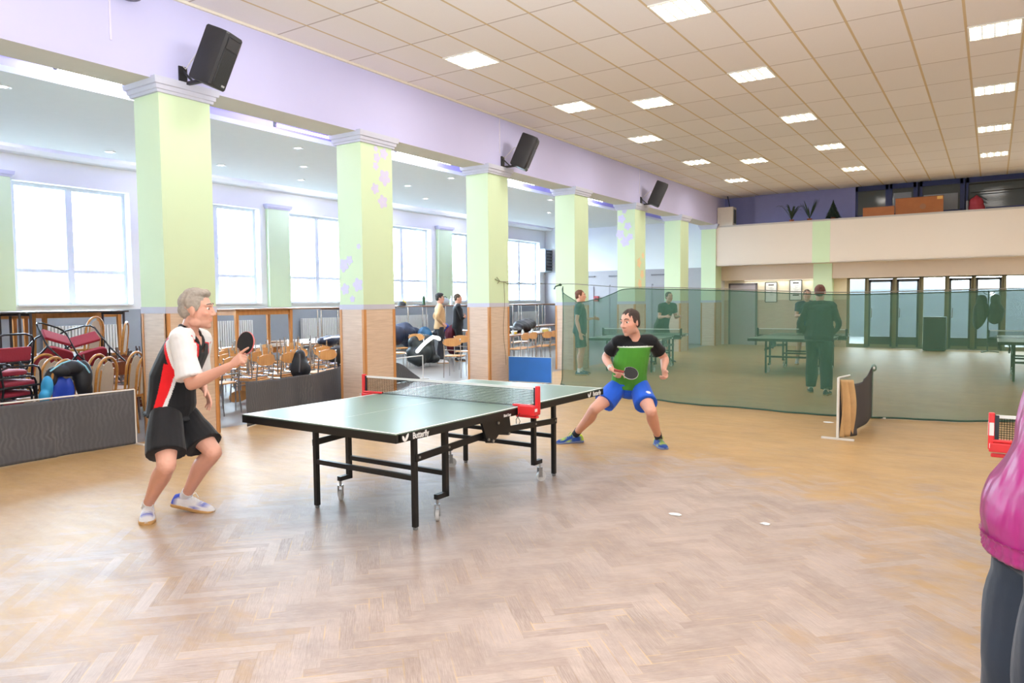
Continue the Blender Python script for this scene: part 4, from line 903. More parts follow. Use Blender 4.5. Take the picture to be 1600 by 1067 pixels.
for k, (kind, x, y, where) in enumerate((('dark', -12.6, 4.35, 'before the nearest window'), ('dark', -12.6, 5.93, 'beside the nearest column'), ('wood', -13.45, 5.0, 'close under the nearest window'), ('wood', -13.45, 6.4, 'behind the nearest column'), ('wood', -11.9, 8.95, 'behind the batting hand of the player in white sleeves'), ('chrome', -12.1, 10.45, 'before the flowered column'), ('chrome', -12.95, 11.1, 'behind the flowered column'), ('chrome', -13.0, 14.95, 'behind the man in tan'), ('chrome', -13.0, 16.5, 'behind the man in black'),
                                         ('chrome', -13.0, 19.9, 'past the third column'), ('chrome', -13.0, 21.45, 'before the last window'), ('chrome', -13.0, 23.0, 'in the far corner'))):
    table(kind, x, y, 0, 'stored table, lower of two, %s' % where)
    table(kind, x, y, 1, 'stored table, upper of two, %s' % where)
def rowtable(x, y, label): t = table('chrome', x, y, 0, label, 'laid tables in the aisle'); return t
rowtable(-10.15, 15.1, 'laid table with chairs beyond the third column, nearer end'); rowtable(-10.15, 16.62, 'laid table with chairs beyond the third column, far end')

# ---------------------------------------------------------------- soft things: jackets and bags
def remeshed(name, mb, vox, mats, parent=None, smooth=6, noise=0, nscale=6, fac=.5, seed=0):
    me = bpy.data.meshes.new(name); me.from_pydata(mb.v, [], mb.f)
    bm = bmesh.new(); bm.from_mesh(me)
    bmesh.ops.triangulate(bm, faces=[f for f in bm.faces if len(f.verts) > 4])
    # each closed piece gets outward normals
    bmesh.ops.recalc_face_normals(bm, faces=bm.faces); bm.to_mesh(me); bm.free()
    o = bpy.data.objects.new(name, me); COL.objects.link(o)
    r = o.modifiers.new('r', 'REMESH'); r.mode = 'VOXEL'; r.voxel_size = vox; r.adaptivity = 0
    if smooth: s = o.modifiers.new('s', 'SMOOTH'); s.factor = fac; s.iterations = smooth
    dg = bpy.context.evaluated_depsgraph_get(); dg.update()
    m2 = bpy.data.meshes.new_from_object(o.evaluated_get(dg)); o.modifiers.clear(); o.data = m2; bpy.data.meshes.remove(me); m2.name = name
    if noise:
        n = len(m2.vertices); co_ = np.empty(n*3); m2.vertices.foreach_get('co', co_); co_ = co_.reshape(-1, 3); no = np.empty(n*3); m2.vertices.foreach_get('normal', no); no = no.reshape(-1, 3)
        rg = np.random.RandomState(seed); d = np.zeros(n)
        for k in range(5):
            w = rg.normal(size=3)*nscale*(1+.5*k)*np.array((1, 1, .45)); d += np.sin(co_ @ w + rg.rand()*6.28)/(1+.5*k)
        co_ += no*(d*noise*.4)[:, None]; m2.vertices.foreach_set('co', co_.ravel()); m2.update()
    m2.materials.clear()
    for x in (mats if isinstance(mats, list) else [mats]): m2.materials.append(x)
    m2.shade_smooth(); o.parent = parent; return o
def heap(name, label, cat, loc, lumps, m, group=None, vox=.018, noise=.03, seed=1):
    t = thing(name, label, cat, loc, 0, group); b = MB()
    for c, r in lumps: b.ell(c, r, None, 14, 10)
    remeshed('fabric_body', b, vox, m, t, 4, noise, 9, seed=seed); return t
M_jblk = mat('black_nylon', (30, 31, 36), .5, bump=.15, vary=.2); M_jblue = mat('royal_blue_nylon', (28, 66, 180), .5, vary=.15); M_jcy = mat('sky_blue_nylon', (58, 164, 220), .5, vary=.1); M_jnavy = mat('navy_nylon', (24, 36, 62), .5, vary=.2); M_wine = mat('maroon_wool', (92, 22, 40), .8, vary=.2); M_pet = mat('teal_nylon', (28, 84, 120), .6, vary=.25)
jx, jy = -8.85, 4.02
t = thing('jacket', 'black jacket with sky blue and royal blue lining draped over a bentwood chair', 'jacket', (jx, jy, .5))
b = MB(); b.ell((.02, .12, .34), (.1, .17, .1)); b.ell((.03, .25, .2), (.08, .1, .22)); b.ell((.02, .28, .08), (.07, .08, .16)); b.ell((.06, -.02, .32), (.09, .12, .07)); b.ell((.05, -.1, .24), (.07, .07, .1)); remeshed('jacket_body', b, .012, M_jblk, t, 4, .02, 12)
b = MB(); b.ell((.1, -.16, .16), (.07, .06, .13)); b.ell((.12, -.2, .06), (.06, .06, .08)); remeshed('sky_blue_sleeve', b, .012, M_jcy, t, 4, .015, 14)
b = MB(); b.ell((.05, 0, .12), (.05, .1, .15)); b.ell((.06, .09, .08), (.04, .06, .17)); b.ell((.04, -.05, .05), (.05, .08, .08)); remeshed('royal_blue_lining', b, .012, M_jblue, t, 4, .015, 14)
st_ = MB(); st_.tube([(.11, -.13, .33), (.13, -.02, .41), (.13, .08, .44)], .009, 6); st_.tube([(.12, .16, .43), (.13, .24, .36), (.12, .29, .28)], .009, 6); st_.build('piping', mat('pale_blue_piping', (150, 214, 236), .5), t)
t = heap('backpack', 'black backpack propped on the chrome chairs between the first two columns', 'bag', (-8.95, 7.55, .43), [((0, 0, .16), (.13, .17, .22)), ((.02, 0, .32), (.09, .11, .1)), ((.1, .02, .12), (.07, .13, .13))], M_jblk, seed=4)
s = MB(); s.tube([(.11, -.08, .36), (.14, -.1, .25), (.12, -.1, .08)], .012, 6); s.tube([(.02, -.03, .4), (.02, 0, .46), (.02, .03, .4)], .008, 6); s.build('bag_strap', mat('grey_strap', (96, 96, 100), .6), t)
t = heap('sports_bag', 'dark sports bag with a shiny band on the chairs beside the flowered column', 'bag', (-9.95, 9.1, .80), [((0, 0, .08), (.16, .28, .1)), ((0, .24, .08), (.14, .18, .1))], M_jnavy, seed=5)
s = MB(); s.tube([(.13, -.25, .13), (.155, -.1, .155), (.155, .1, .155), (.13, .3, .12)], .016, 8); s.build('reflective_band', emit('band_flash_glow', (236, 244, 255), .6), t)  # weak emission on the band stands in for flash thrown back
heap('jacket', 'black crumpled jacket hanging beside the sports bag near the flowered column', 'jacket', (-9.6, 8.95, .48), [((0, 0, .18), (.12, .22, .16)), ((0, .12, .02), (.12, .12, .16))], M_jblk, seed=6)
# coats in the bay of the two men
heap('coat_pile', 'dark coats lying in a high pile on chairs beside the man in tan', 'coat', (-12.45, 13.75, .45), [((0, -.3, .3), (.3, .3, .28)), ((0, .1, .32), (.3, .36, .25)), ((0, .4, .2), (.25, .3, .25))], M_jnavy, 'coats near the two men', .03, .06, 7)
heap('coat_pile', 'teal blue coat hanging over a chair beside the man in tan', 'coat', (-12.1, 14.25, .4), [((0, 0, .25), (.2, .16, .3)), ((0, .05, .05), (.18, .2, .2))], M_pet, 'coats near the two men', .03, .05, 8)
heap('coat_pile', 'small dark furry coat hump behind the shining reflective band', 'coat', (-11.9, 14.6, .55), [((0, 0, .2), (.15, .2, .16))], M_jblk, 'coats near the two men', .03, .04, 9)
t = heap('jacket', 'black jacket with a wide shining reflective arc hung over a chrome chair', 'jacket', (-11.4, 13.3, .1), [((0, 0, .5), (.22, .42, .22)), ((0, 0, .25), (.26, .5, .25)), ((.05, -.25, .12), (.2, .26, .16)), ((.05, .3, .1), (.2, .26, .14))], mat('dark_green_black_nylon', (30, 38, 40), .5, vary=.2), None, .03, .05, 10)
s = MB(); s.tube([(.24, -.42, .32), (.28, -.3, .44), (.3, -.1, .56), (.28, .1, .63), (.26, .3, .6), (.26, .36, .57)], .045, 8, round_end=True); s.build('reflective_band', emit('arc_flash_glow', (244, 250, 248), 2.5), t)  # the arc's flash glare is put in as emission
heap('coat_pile', 'maroon coat over the back of a chair between the two men', 'coat', (-12.0, 15.35, .3), [((0, 0, .4), (.18, .3, .22)), ((0, 0, .1), (.16, .26, .26))], M_wine, 'coats near the two men', .03, .05, 12)
heap('coat_pile', 'bright blue cap and coat on a chair between the two men', 'coat', (-12.2, 15.2, .68), [((0, 0, .2), (.13, .15, .13)), ((0, .1, .08), (.14, .14, .1))], M_jblue, 'coats near the two men', .03, .04, 13)
heap('coat_pile', 'long black coat thrown over the laid table past the third column', 'coat', (-10.45, 16.1, .73), [((0, -.3, .08), (.2, .5, .09)), ((0, .25, .16), (.24, .35, .17)), ((0, .5, .2), (.2, .25, .17))], M_jblk, None, .03, .04, 14)
heap('jacket', 'red jacket on the nearest chair of the laid table', 'jacket', (-10.75, 14.75, .45), [((0, 0, .3), (.12, .22, .16)), ((0, 0, .05), (.12, .2, .22))], mat('red_nylon', (206, 36, 44), .5), None, .03, .04, 15)
# things on the tables
def bottle(label, loc, h, r, c, cap, cat='bottle', name='bottle'):
    t = thing(name, label, cat, loc); MB().lathe([(.0001, 0), (r, 0), (r, h*.6), (r*.9, h*.66), (r*.36, h*.78), (r*.34, h*.93), (.0001, h*.93)], seg=14).build('bottle_body', mat('bottle_%d_%d_%d' % c, c, .15), t)
    MB().lathe([(.0001, h*.92), (r*.42, h*.92), (r*.42, h), (.0001, h)], seg=12).build('bottle_cap', mat('cap_%d_%d_%d' % cap, cap, .4), t); return t
zt = .7355*2+.0
bottle('tall dark green bottle standing on the high table before the window', (-13.0, 15.3, zt), .34, .045, (40, 74, 44), (30, 40, 34))
bottle('small yellow bottle standing on the high table before the window', (-13.05, 14.55, zt), .17, .06, (226, 208, 60), (232, 222, 120))
bottle('clear bottle standing near the man in black on the high table', (-12.9, 16.4, zt), .26, .045, (206, 216, 222), (190, 200, 210))
t = thing('black_hat', 'black cap lying on the corner of the high table by the flowered column', 'cap', (-12.85, 14.25, zt)); MB().lathe([(.0001, .12), (.05, .115), (.1, .07), (.11, .0), (.0001, .0)], seg=16).build('cap_crown', M_jblk, t); MB().poly([(x*.1+.1, y*.1, .002) for x, y in oval(0, 0, 1, 1, 16, 2)], (0, 0, 1), .008).build('cap_brim', M_jblk, t)
t = thing('folded_cloth', 'folded dark cloth beside the tall green bottle', 'cloth', (-12.95, 15.05, zt)); MB().span((-.1, -.12, 0), (.1, .12, .025)).build('cloth_fold', M_jnavy, t, bevel=.01)
t = thing('handbag', 'pale grey handbag between the two men on the high table', 'bag', (-12.85, 16.05, zt)); b = MB(); b.ell((0, 0, .1), (.1, .17, .1)); remeshed('bag_body', b, .02, mat('pale_grey_leather', (176, 184, 194), .5), t, 3, .02); MB().tube(arc((0, 0, .15), .09, 0, PI, 10, Vector((0, 1, 0))), .008, 6).build('bag_handle', M_jnavy, t)
for k, (x, y, nm, lab, c, s) in enumerate(((-10.0, 14.55, 'food_box', 'red and white food box on the laid table', (214, 48, 44), (.1, .16, .1)), (-10.1, 14.95, 'napkin_holder', 'white napkin holder on the laid table', (236, 232, 222), (.08, .1, .09)), (-10.05, 15.3, 'snack_box', 'yellow snack box on the laid table', (226, 196, 70), (.1, .14, .08)), (-10.0, 16.7, 'flower_bowl', 'yellow and white bowl at the far end of the laid table', (222, 208, 110), (.14, .2, .1)))):
    t = thing(nm, lab, 'tableware', (x, y, .735)); MB().span((-s[0]/2, -s[1]/2, 0), (s[0]/2, s[1]/2, s[2])).build('box_body', mat('tableware_%d' % k, c, .5), t, bevel=.01); MB().span((-s[0]/2-.003, -s[1]/2-.003, s[2]*.7), (s[0]/2+.003, s[1]/2+.003, s[2]+.004)).build('box_lid', M_wht, t, bevel=.004)
for k in range(6):
    y = 14.5+.45*k; o = bottle('small glass standing on the laid table, %s from the third column' % ORD[k], (-9.92, y+.1, .735), .12, .035, (210, 220, 222), (220, 226, 228), 'glass', 'drinking_glass'); o['group'] = 'glasses on the laid table'
# wall equipment in the aisle
t = thing('fire_alarm', 'small red fire alarm box on the grey partition', 'alarm box', (-12.62, YE-.34, 1.63)); MB().span((-.09, -.05, -.1), (.09, .04, .1)).build('alarm_case', mat('alarm_red', (168, 40, 44), .4), t, bevel=.008); MB().span((-.04, -.056, -.03), (.04, -.05, .05)).build('alarm_button', mat('alarm_dark', (70, 30, 34), .4), t)
t = thing('fan_heater', 'wall-mounted white heater with dark louvres beside the last window', 'heater', (XW+.02, 24.85, 3.15)); MB().span((0, -.3, -.45), (.28, .25, .45)).build('heater_case', mat('pale_blue_enamel', (196, 210, 216), .4), t, bevel=.02)
b = MB(); b.span((.28, -.26, -.4), (.3, .21, .4)); b.build('heater_front', mat('heater_dark', (46, 46, 50), .5), t)
for k in range(6): MB().box((.31, -.02, -.3+k*.12), (.04, .42, .02), Matrix.Rotation(.5, 3, 'Y')).build('louvre', mat('heater_grey', (110, 112, 116), .4), t, smooth=False)

# ---------------------------------------------------------------- far end: posters, loudspeaker, coats, gallery things
M_blackprint = mat('print_black', (44, 44, 46), .7)
for k, (x0, x1, z0, z1, lab) in enumerate(((-6.42, -6.05, 1.46, 2.12, 'framed white notice on the far wall, nearer the lilac door'), (-5.63, -5.26, 1.52, 2.17, 'framed white notice on the far wall, nearer the green pillar'))):
    t = thing('wall_notice', lab, 'notice', ((x0+x1)/2, YE-.025, z0), group='notices on the far wall'); w = (x1-x0)/2; h = z1-z0
    MB().span((-w, -.005, 0), (w, .003, h)).build('notice_sheet', mat('notice_paper', (238, 238, 234), .6), t, smooth=False)
    f = MB(); 
    for a in ((-w-.015, 0, -w+.01, h), (w-.01, 0, w+.015, h), (-w, h-.01, w, h+.015), (-w, -.015, w, .01)): f.span((a[0], -.015, a[1]), (a[2], .003, a[3]))
    f.build('notice_frame', mat('notice_frame', (60, 66, 62), .5), t, smooth=False)
    b = MB(); b.span((-w*.5, -.007, h*.84), (w*.5, -.005, h*.9)); b.span((-w*.5, -.007, h*.22), (w*.55, -.005, h*.28)) if k else None; b.build('notice_heading', M_blackprint, t, smooth=False)
    b = MB(); rq = random.Random(k)
    for q in range(8): b.span((-w*.45+rq.random()*.08, -.007, h*(.36+.05*q)), (w*.1+rq.random()*.1, -.005, h*(.36+.05*q)+.008))
    b.build('notice_lines', mat('print_grey', (150, 156, 156), .7), t, smooth=False)
t = thing('floor_loudspeaker', 'big black loudspeaker cabinet standing before the glass doors', 'loudspeaker', (-1.4, 24.65, 0))
MB().span((-.29, -.25, .02), (.29, .25, 1.0)).build('cabinet', M_spk, t, bevel=.015); MB().span((-.25, -.262, .08), (.25, -.25, .94)).build('grille', M_gr, t, bevel=.005)
for x in (-.22, .22): MB().lathe([(.001, 0), (.03, 0), (.025, .02), (.001, .02)], (x, 0, 0)).build('rubber_foot', M_blk, t)
t = thing('coat_stand', 'stand hung with dark coats before the glass doors', 'coat stand', (-.1, 24.6, 0))
p = MB(); p.cyl((0, 0, .02), (0, 0, 1.75), .018); p.build('stand_pole', M_blk, t)
for k in range(3): a = k*2*PI/3; MB().bar((0, 0, .03), (.28*math.cos(a), .28*math.sin(a), .012), .03, .022).build('stand_foot', M_blk, t, smooth=False)
for k in range(4): a = k*PI/2; MB().tube([(0, 0, 1.62), (.1*math.cos(a), .1*math.sin(a), 1.66), (.15*math.cos(a), .15*math.sin(a), 1.74)], .01, 6).build('coat_hook', M_blk, t)
for k, (x, lab) in enumerate(((-.27, 'dark coat on the stand, nearer the black loudspeaker'), (.08, 'dark coat on the stand, nearer the laid-back table'))):
    heap('hanging_coat', ['long dark coat hanging on the stand, nearer the black loudspeaker', 'shorter dark coat hanging on the stand, farther from the loudspeaker'][k], 'coat', (x, 24.52, .7), [((0, 0, .75), (.15, .12, .2)), ((0, 0, .45), (.2, .14, .36)), ((-.06, 0, .2 if k == 0 else .4), (.14, .12, .25))], mat('dark_wool', (38, 42, 40), .8), 'coats on the stand', .03, .04, 20+k)
ZP = 4.02
t = thing('white_cabinet', 'white loudspeaker cabinet standing on the gallery parapet by the beam', 'loudspeaker', (-7.5, 24.5, ZP)); MB().span((-.3, -.1, 0), (.22, .3, .62)).build('cabinet', mat('white_cabinet', (222, 214, 204), .5), t, bevel=.008); MB().span((.222, -.02, .08), (.226, .26, .54)).build('grille', mat('grey_grille', (96, 98, 94), .6), t)
t = thing('hanging_cable', 'dark cable hanging from the ceiling to the white cabinet', 'cable', (-7.45, 24.6, ZP+.62)); MB().tube([(0, 0, 0), (-.03, 0, .2), (-.08, .02, .38)], .015, 6).build('cable_run', M_jnavy, t)
M_leaf = mat('dark_leaf', (44, 62, 46), .5, vary=.3); M_terra = mat('terracotta', (150, 84, 58), .8)
def leafy(label, x, y, n, h, seed, drooping):
    t = thing('potted_plant', label, 'plant', (x, y, ZP), group='potted plants on the gallery'); rq = random.Random(seed)
    MB().lathe([(.001, 0), (.06, 0), (.075, .05), (.08, .06), (.07, .06), (.001, .05)], seg=18).build('flower_pot', M_terra, t)
    for k in range(n):
        a = rq.random()*2*PI; l = h*(.7+.5*rq.random()); sp = l*(.4+.5*rq.random())*(1.3 if drooping else .6); pts = []
        for q in range(7):
            f = q/6; pts.append(Vector((math.cos(a)*sp*f, math.sin(a)*sp*f, .05+l*(math.sin(f*PI*.62) if drooping else f*(1-.15*f)))))
        b = MB(); side = Vector((-math.sin(a), math.cos(a), 0)); rs = []
        for q, p in enumerate(pts):
            w = .022*math.sin(PI*(.12+.86*q/6)); rs.append([p-side*w, p+Vector((0, 0, .004)), p+side*w, p-Vector((0, 0, .004))])
        b.rings(rs); b.build('leaf_blade', M_leaf, t)
    return t
leafy('low drooping plant in a pot on the gallery parapet, nearer the white cabinet', -5.42, 24.45, 18, .4, 1, True)
leafy('upright spiky plant in a pot on the gallery parapet beside the small fir tree', -4.88, 24.45, 20, .62, 2, False)
t = thing('small_fir_tree', 'small dark artificial fir tree on the gallery parapet', 'tree', (-4.2, 24.5, ZP)); f = MB(); rq = random.Random(3)
for k in range(11):
    z = .06+k*.045; R0 = .21*(1-k/11.5)
    f.rings([[(math.cos(a)*R0*(1+.25*math.sin(a*7+k))*s, math.sin(a)*R0*(1+.25*math.sin(a*7+k))*s, z+dz) for a in (2*PI*j/28 for j in range(28))] for s, dz in ((.2, -.0), (1, -.02), (.15, .09))])
f.build('needle_tiers', mat('fir_green', (26, 44, 34), .7, vary=.3), t); MB().cyl((0, 0, 0), (0, 0, .5), .02).build('tree_trunk', M_brn, t); MB().lathe([(.001, 0), (.06, 0), (.08, .06), (.001, .06)]).build('tree_base', M_terra, t)
M_board = wood('orange_board', (150, 84, 36), (168, 98, 46), (1, 1, 1), 2, .5)
for k, (x0, x1, h, lab) in enumerate(((-3.35, -2.5, .27, 'lower orange-brown board leaning on the gallery parapet'), (-2.48, -1.25, .48, 'taller orange-brown board leaning on the gallery parapet'))):
    t = thing('wooden_board', lab, 'board', ((x0+x1)/2, 24.42+.04*k, ZP), group='boards on the gallery'); w = (x1-x0)/2; MB().span((-w, 0, 0), (w, .025, h)).build('board_panel', M_board, t, bevel=.003)
    e = MB(); e.span((-w-.004, -.003, h-.012), (w+.004, .028, h+.004)); e.build('board_edging', mat('board_edge', (120, 66, 30), .5), t, smooth=False)
    if k: MB().lathe([(.001, 0), (.08, 0), (.08, .003), (.001, .003)], (.1, -.003, .2), R=Matrix.Rotation(PI/2, 3, 'X')).build('round_label', mat('faded_label', (146, 98, 66), .7), t); MB().span((w-.16, -.003, h-.1), (w-.02, 0, h-.015)).build('yellow_label', mat('yellow_label', (226, 178, 96), .6), t, smooth=False)
t = thing('garment_rack', 'dark garment rack on the gallery hung with a red jacket', 'garment rack', (-.4, 24.75, 3.0)); 
p = MB(); p.tube([(-.25, 0, 1.0), (-.25, 0, 1.78), (2.2, 0, 1.8)], .016, 8); p.tube([(-.2, .1, 1.55), (2.2, .1, 1.6)], .014, 8); p.cyl((2.2, 0, 0), (2.2, 0, 1.8), .016); p.cyl((-.25, 0, 0), (-.25, 0, 1.0), .016); p.build('rack_frame', M_blk, t)
t = heap('hanging_jacket', 'red and grey jacket on a hanger above the gallery parapet', 'jacket', (-.45, 24.68, 3.95), [((0, 0, .3), (.18, .1, .16)), ((0, 0, .12), (.22, .12, .2)), ((0, 0, .45), (.07, .06, .08))], mat('brick_red_cloth', (150, 40, 52), .7), None, .02, .03, 31)
b = MB(); b.bar((-.24, -.02, .35), (.0, -.02, .52), .05, .03); b.bar((.24, -.02, .35), (0, -.02, .52), .05, .03); b.build('jacket_shoulders', mat('dark_trim_cloth', (40, 44, 44), .8), t); b = MB(); b.span((-.25, -.1, .0), (-.19, .1, .36)); b.build('jacket_side', mat('grey_trim_cloth', (120, 118, 120), .8), t, bevel=.02)
# ---------------------------------------------------------------- people
M_skin = attr_mat('skin', rough=.5, spec=.4, vary=.05); M_cloth = attr_mat('tinted_cloth', rough=.75, sheen=.1, weave=.25, spec=.25)
M_eyew = mat('eye_white', (236, 230, 224), .2); M_iris = mat('iris_dark', (52, 46, 44), .15)
V = Vector
def sm(a, b, x):
    x = np.clip((x-a)/(b-a), 0, 1); return x*x*(3-2*x)
def curve(pts, n=5):
    """Catmull-Rom through points (and radii as a 4th component)"""
    P = [np.array(p, float) for p in pts]; out = []
    for i in range(len(P)-1):
        p0 = P[max(i-1, 0)]; p1 = P[i]; p2 = P[i+1]; p3 = P[min(i+2, len(P)-1)]
        for k in range(n):
            f = k/n; out.append(.5*((2*p1)+(-p0+p2)*f+(2*p0-5*p1+4*p2-p3)*f*f+(-p0+3*p1-3*p2+p3)*f**3))
    out.append(P[-1]); return out
def limb(mb, pr, seg=14, round_end=True, n=4):
    c = curve([(*p, r) for p, r in pr], n); mb.tube([V(q[:3]) for q in c], [float(q[3]) for q in c], seg, round_end=round_end)
def loft(mb, rings, seg=22):
    """rings: (centre, x axis, y axis, rx, ry)"""
    mb.rings([[V(c)+V(x)*(rx*math.cos(a))+V(y)*(ry*math.sin(a)) for a in (2*PI*j/seg for j in range(seg))] for c, x, y, rx, ry in rings])
def tint(o, f):
    me = o.data; n = len(me.vertices); co_ = np.empty(n*3); me.vertices.foreach_get('co', co_); co_ = co_.reshape(-1, 3)
    a = me.attributes.new('tint', 'FLOAT_COLOR', 'POINT'); c = np.ones((n, 4)); c[:, :3] = f(co_); a.data.foreach_set('color', c.ravel())
def solid(c):
    L = np.array(lin(c)); return lambda P: np.tile(L, (len(P), 1))
def axes(d, up):
    d = V(d).normalized(); r = d.cross(V(up)).normalized(); return r, d, r.cross(d)
class Head:
    def __init__(s, c, face, up, k=1.0):
        s.r, s.f, s.u = axes(face, up); s.c = V(c); s.k = k; s.R = Matrix((s.r, s.f, s.u)).transposed()
    def w(s, x, y, z): return s.c + s.R @ V((x, y, z))*s.k
    def loc(s, P): return (P-np.array(s.c)) @ np.array(s.R)/s.k
    def skin(s, mb):
        e = lambda c, r, rot=None: mb.ell(s.w(*c), [q*s.k for q in r], s.R if rot is None else s.R @ rot, 20, 14)
        e((0, -.015, .035), (.075, .096, .084)); e((0, .022, -.02), (.066, .07, .088)); e((0, .03, -.07), (.054, .056, .046)); e((0, .066, -.1), (.024, .022, .019))
        for sx in (-1, 1):
            e((sx*.043, .052, -.022), (.022, .026, .02)); e((sx*.077, -.008, -.008), (.009, .02, .032), Matrix.Rotation(sx*-.35, 3, 'Z')); e((sx*.046, .0, -.075), (.02, .04, .03))
            e((sx*.011, .096, -.03), (.009, .012, .008))
        limb(mb, [(s.w(0, .082, .026), .010*s.k), (s.w(0, .096, -.002), .0095*s.k), (s.w(0, .108, -.024), .0115*s.k)], 10)
        limb(mb, [(s.w(-.045, .066, .03), .009*s.k), (s.w(-.02, .083, .034), .011*s.k), (s.w(0, .083, .03), .009*s.k), (s.w(.02, .083, .034), .011*s.k), (s.w(.045, .066, .03), .009*s.k)], 10)
        limb(mb, [(s.w(-.022, .076, -.056), .006*s.k), (s.w(0, .088, -.054), .0078*s.k), (s.w(.022, .076, -.056), .006*s.k)], 8)
        limb(mb, [(s.w(-.019, .076, -.067), .006*s.k), (s.w(0, .086, -.068), .0085*s.k), (s.w(.019, .076, -.067), .006*s.k)], 8)
    def hair(s, mb, style):
        e = lambda c, r: mb.ell(s.w(*c), [q*s.k for q in r], s.R, 22, 14)
        e((0, -.022, .046), (.0795, .095, .081)); e((0, -.06, .0), (.067, .054, .064))
        if style == 'quiff': e((0, .035, .105), (.058, .042, .028)); e((0, -.01, .1), (.066, .075, .04))
        if style == 'thick': e((0, .02, .098), (.066, .06, .036)); e((0, -.03, .06), (.086, .09, .082))
        for sx in (-1, 1): e((sx*.07, .006, .02), (.012, .02, .03))
    def eyes(s, parent):
        for sx in (-1, 1):
            b = MB(); c = s.w(sx*.031, .0690, .011); b.ell(c, [.0125*s.k, .0125*s.k, .0095*s.k], s.R, 14, 10); o = b.build('eye', M_eyew, parent)
            b = MB(); b.ell(s.w(sx*.031, .0788, .010), [.0078*s.k, .0038*s.k, .0078*s.k], s.R, 12, 8); b.build('iris', M_iris, o)
    def brows(s, parent, m):
        for sx in (-1, 1):
            b = MB(); limb(b, [(s.w(sx*.014, .0905, .037), .0035*s.k), (s.w(sx*.03, .0885, .043), .0042*s.k), (s.w(sx*.05, .071, .037), .003*s.k)], 8); b.build('eyebrow', m, parent)
def hand(mb, W, d, n, side, curls=None, k=1.0, thumb=(.8, .55, .35), spread=.06, tbend=.4):
    d = V(d).normalized(); n = (V(n)-d*V(n).dot(d)).normalized(); t = d.cross(n)*side; W = V(W)
    loft(mb, [(W-d*.02*k, t, n, .024*k, .019*k), (W+d*.01*k, t, n, .029*k, .0185*k), (W+d*.05*k, t, n, .04*k, .016*k), (W+d*.085*k, t, n, .042*k, .014*k), (W+d*.1*k, t, n, .038*k, .010*k)], 16)
    mb.ell(W+d*.035*k+t*.024*k+n*.008*k, [.019*k]*3, None, 12, 8)
    curls = curls or [(.35, .45, .3)]*4
    for i, (off, ln) in enumerate(zip((.031, .0105, -.0105, -.030), (.078, .086, .08, .063))):
        p = W+d*(.094-.006*abs(i-1))*k+t*off*k; a = 0; dd0 = (d+t*(off*spread/.03)).normalized(); pts = [(p-d*.02*k, .0098*k), (p, .0102*k)]
        for (fr, cu) in zip((.45, .31, .24), curls[i]):
            a += cu; v = dd0*math.cos(a)+n*math.sin(a); p = p+v*ln*fr*k; pts.append((p, (.0094, .0086, .0074)[len(pts)-2]*k))
        limb(mb, pts, 10, n=3)
    a = (t*thumb[0]+d*thumb[1]+n*thumb[2]).normalized(); p = W+d*.028*k+t*.026*k+n*.004*k; b = (a+(d*.8+n*.5)*tbend).normalized()
    limb(mb, [(p, .013*k), (p+a*.034*k, .0115*k), (p+a*.034*k+b*.03*k, .0105*k), (p+a*.034*k+b*.053*k, .0085*k)], 10, n=3)
def shoe(parent, ank, d, n, colors, L=.29, k=1.0, sole_c=(190, 150, 100), lace=(235, 235, 235)):
    """ank: ankle joint, d: towards the toe, n: up from the sole"""
    d = V(d).normalized(); n = (V(n)-d*V(n).dot(d)).normalized(); r = d.cross(n); B = V(ank)-n*.085*k
    st_ = [(-.078, .026, .055), (-.066, .035, .082), (-.03, .037, .096), (.0, .037, .098), (.045, .04, .086), (.09, .0455, .07), (.14, .0475, .058), (.178, .041, .048), (.198, .028, .036), (.206, .012, .026)]
    u = MB(); rs = []
    for x, w, h in st_:
        x *= L/.284
        rs.append([B+d*x*k+r*(w*math.copysign(abs(math.cos(a))**.75, math.cos(a)))*k+n*k*(.014+(h-.014)*(math.sin(a) if math.sin(a) > 0 else 0)) for a in (2*PI*j/20 for j in range(20))])
    u.rings(rs); o = u.build('shoe', M_cloth, parent, angle=60)
    def f(P):
        q = P-np.array(B); y = q @ np.array(d)/k; z = q @ np.array(n)/k; C1, C2 = (np.array(lin(c)) for c in colors); w = sm(-.035, -.045, y)+0*z
        w = np.maximum(w, ((z > .07) & (y < .02))*1.0); w = np.maximum(w, (np.abs(np.sin((y+z*.5)*45)) > .93)*(z < .06)*.8); return C1+(C2-C1)*w[:, None]
    tint(o, f)
    s = MB(); rs = []
    for z, g in ((0, -.003), (.004, .002), (.02, .003), (.024, -.002)):
        rs.append([B+d*(x*L/.284)*k+r*sg*(w+g)*k+n*z*k for sg, seq in ((1, st_), (-1, st_[::-1])) for x, w, h in seq])
    s.rings(rs); s.build('shoe_sole', mat('sole_%d_%d_%d' % sole_c, sole_c, .6), o, angle=50)
    l = MB()
    for q in range(5):
        x = .035+.022*q; h = np.interp(x, [a for a, _, _ in st_], [c for _, _, c in st_])+.003; l.tube([B+d*x*k-r*.02*k+n*(h-.008)*k, B+d*(x+.004)*k+n*h*k, B+d*x*k+r*.02*k+n*(h-.008)*k], .0035, 6)
    l.tube([B+d*.03*k+n*.095*k, B+d*.04*k+r*.03*k+n*.11*k, B+d*.06*k+r*.035*k+n*.085*k], .003, 6); l.tube([B+d*.03*k+n*.095*k, B+d*.05*k-r*.03*k+n*.105*k, B+d*.075*k-r*.03*k+n*.08*k], .003, 6)
    l.build('shoe_lace', mat('lace_%d_%d_%d' % lace, lace, .7), o)
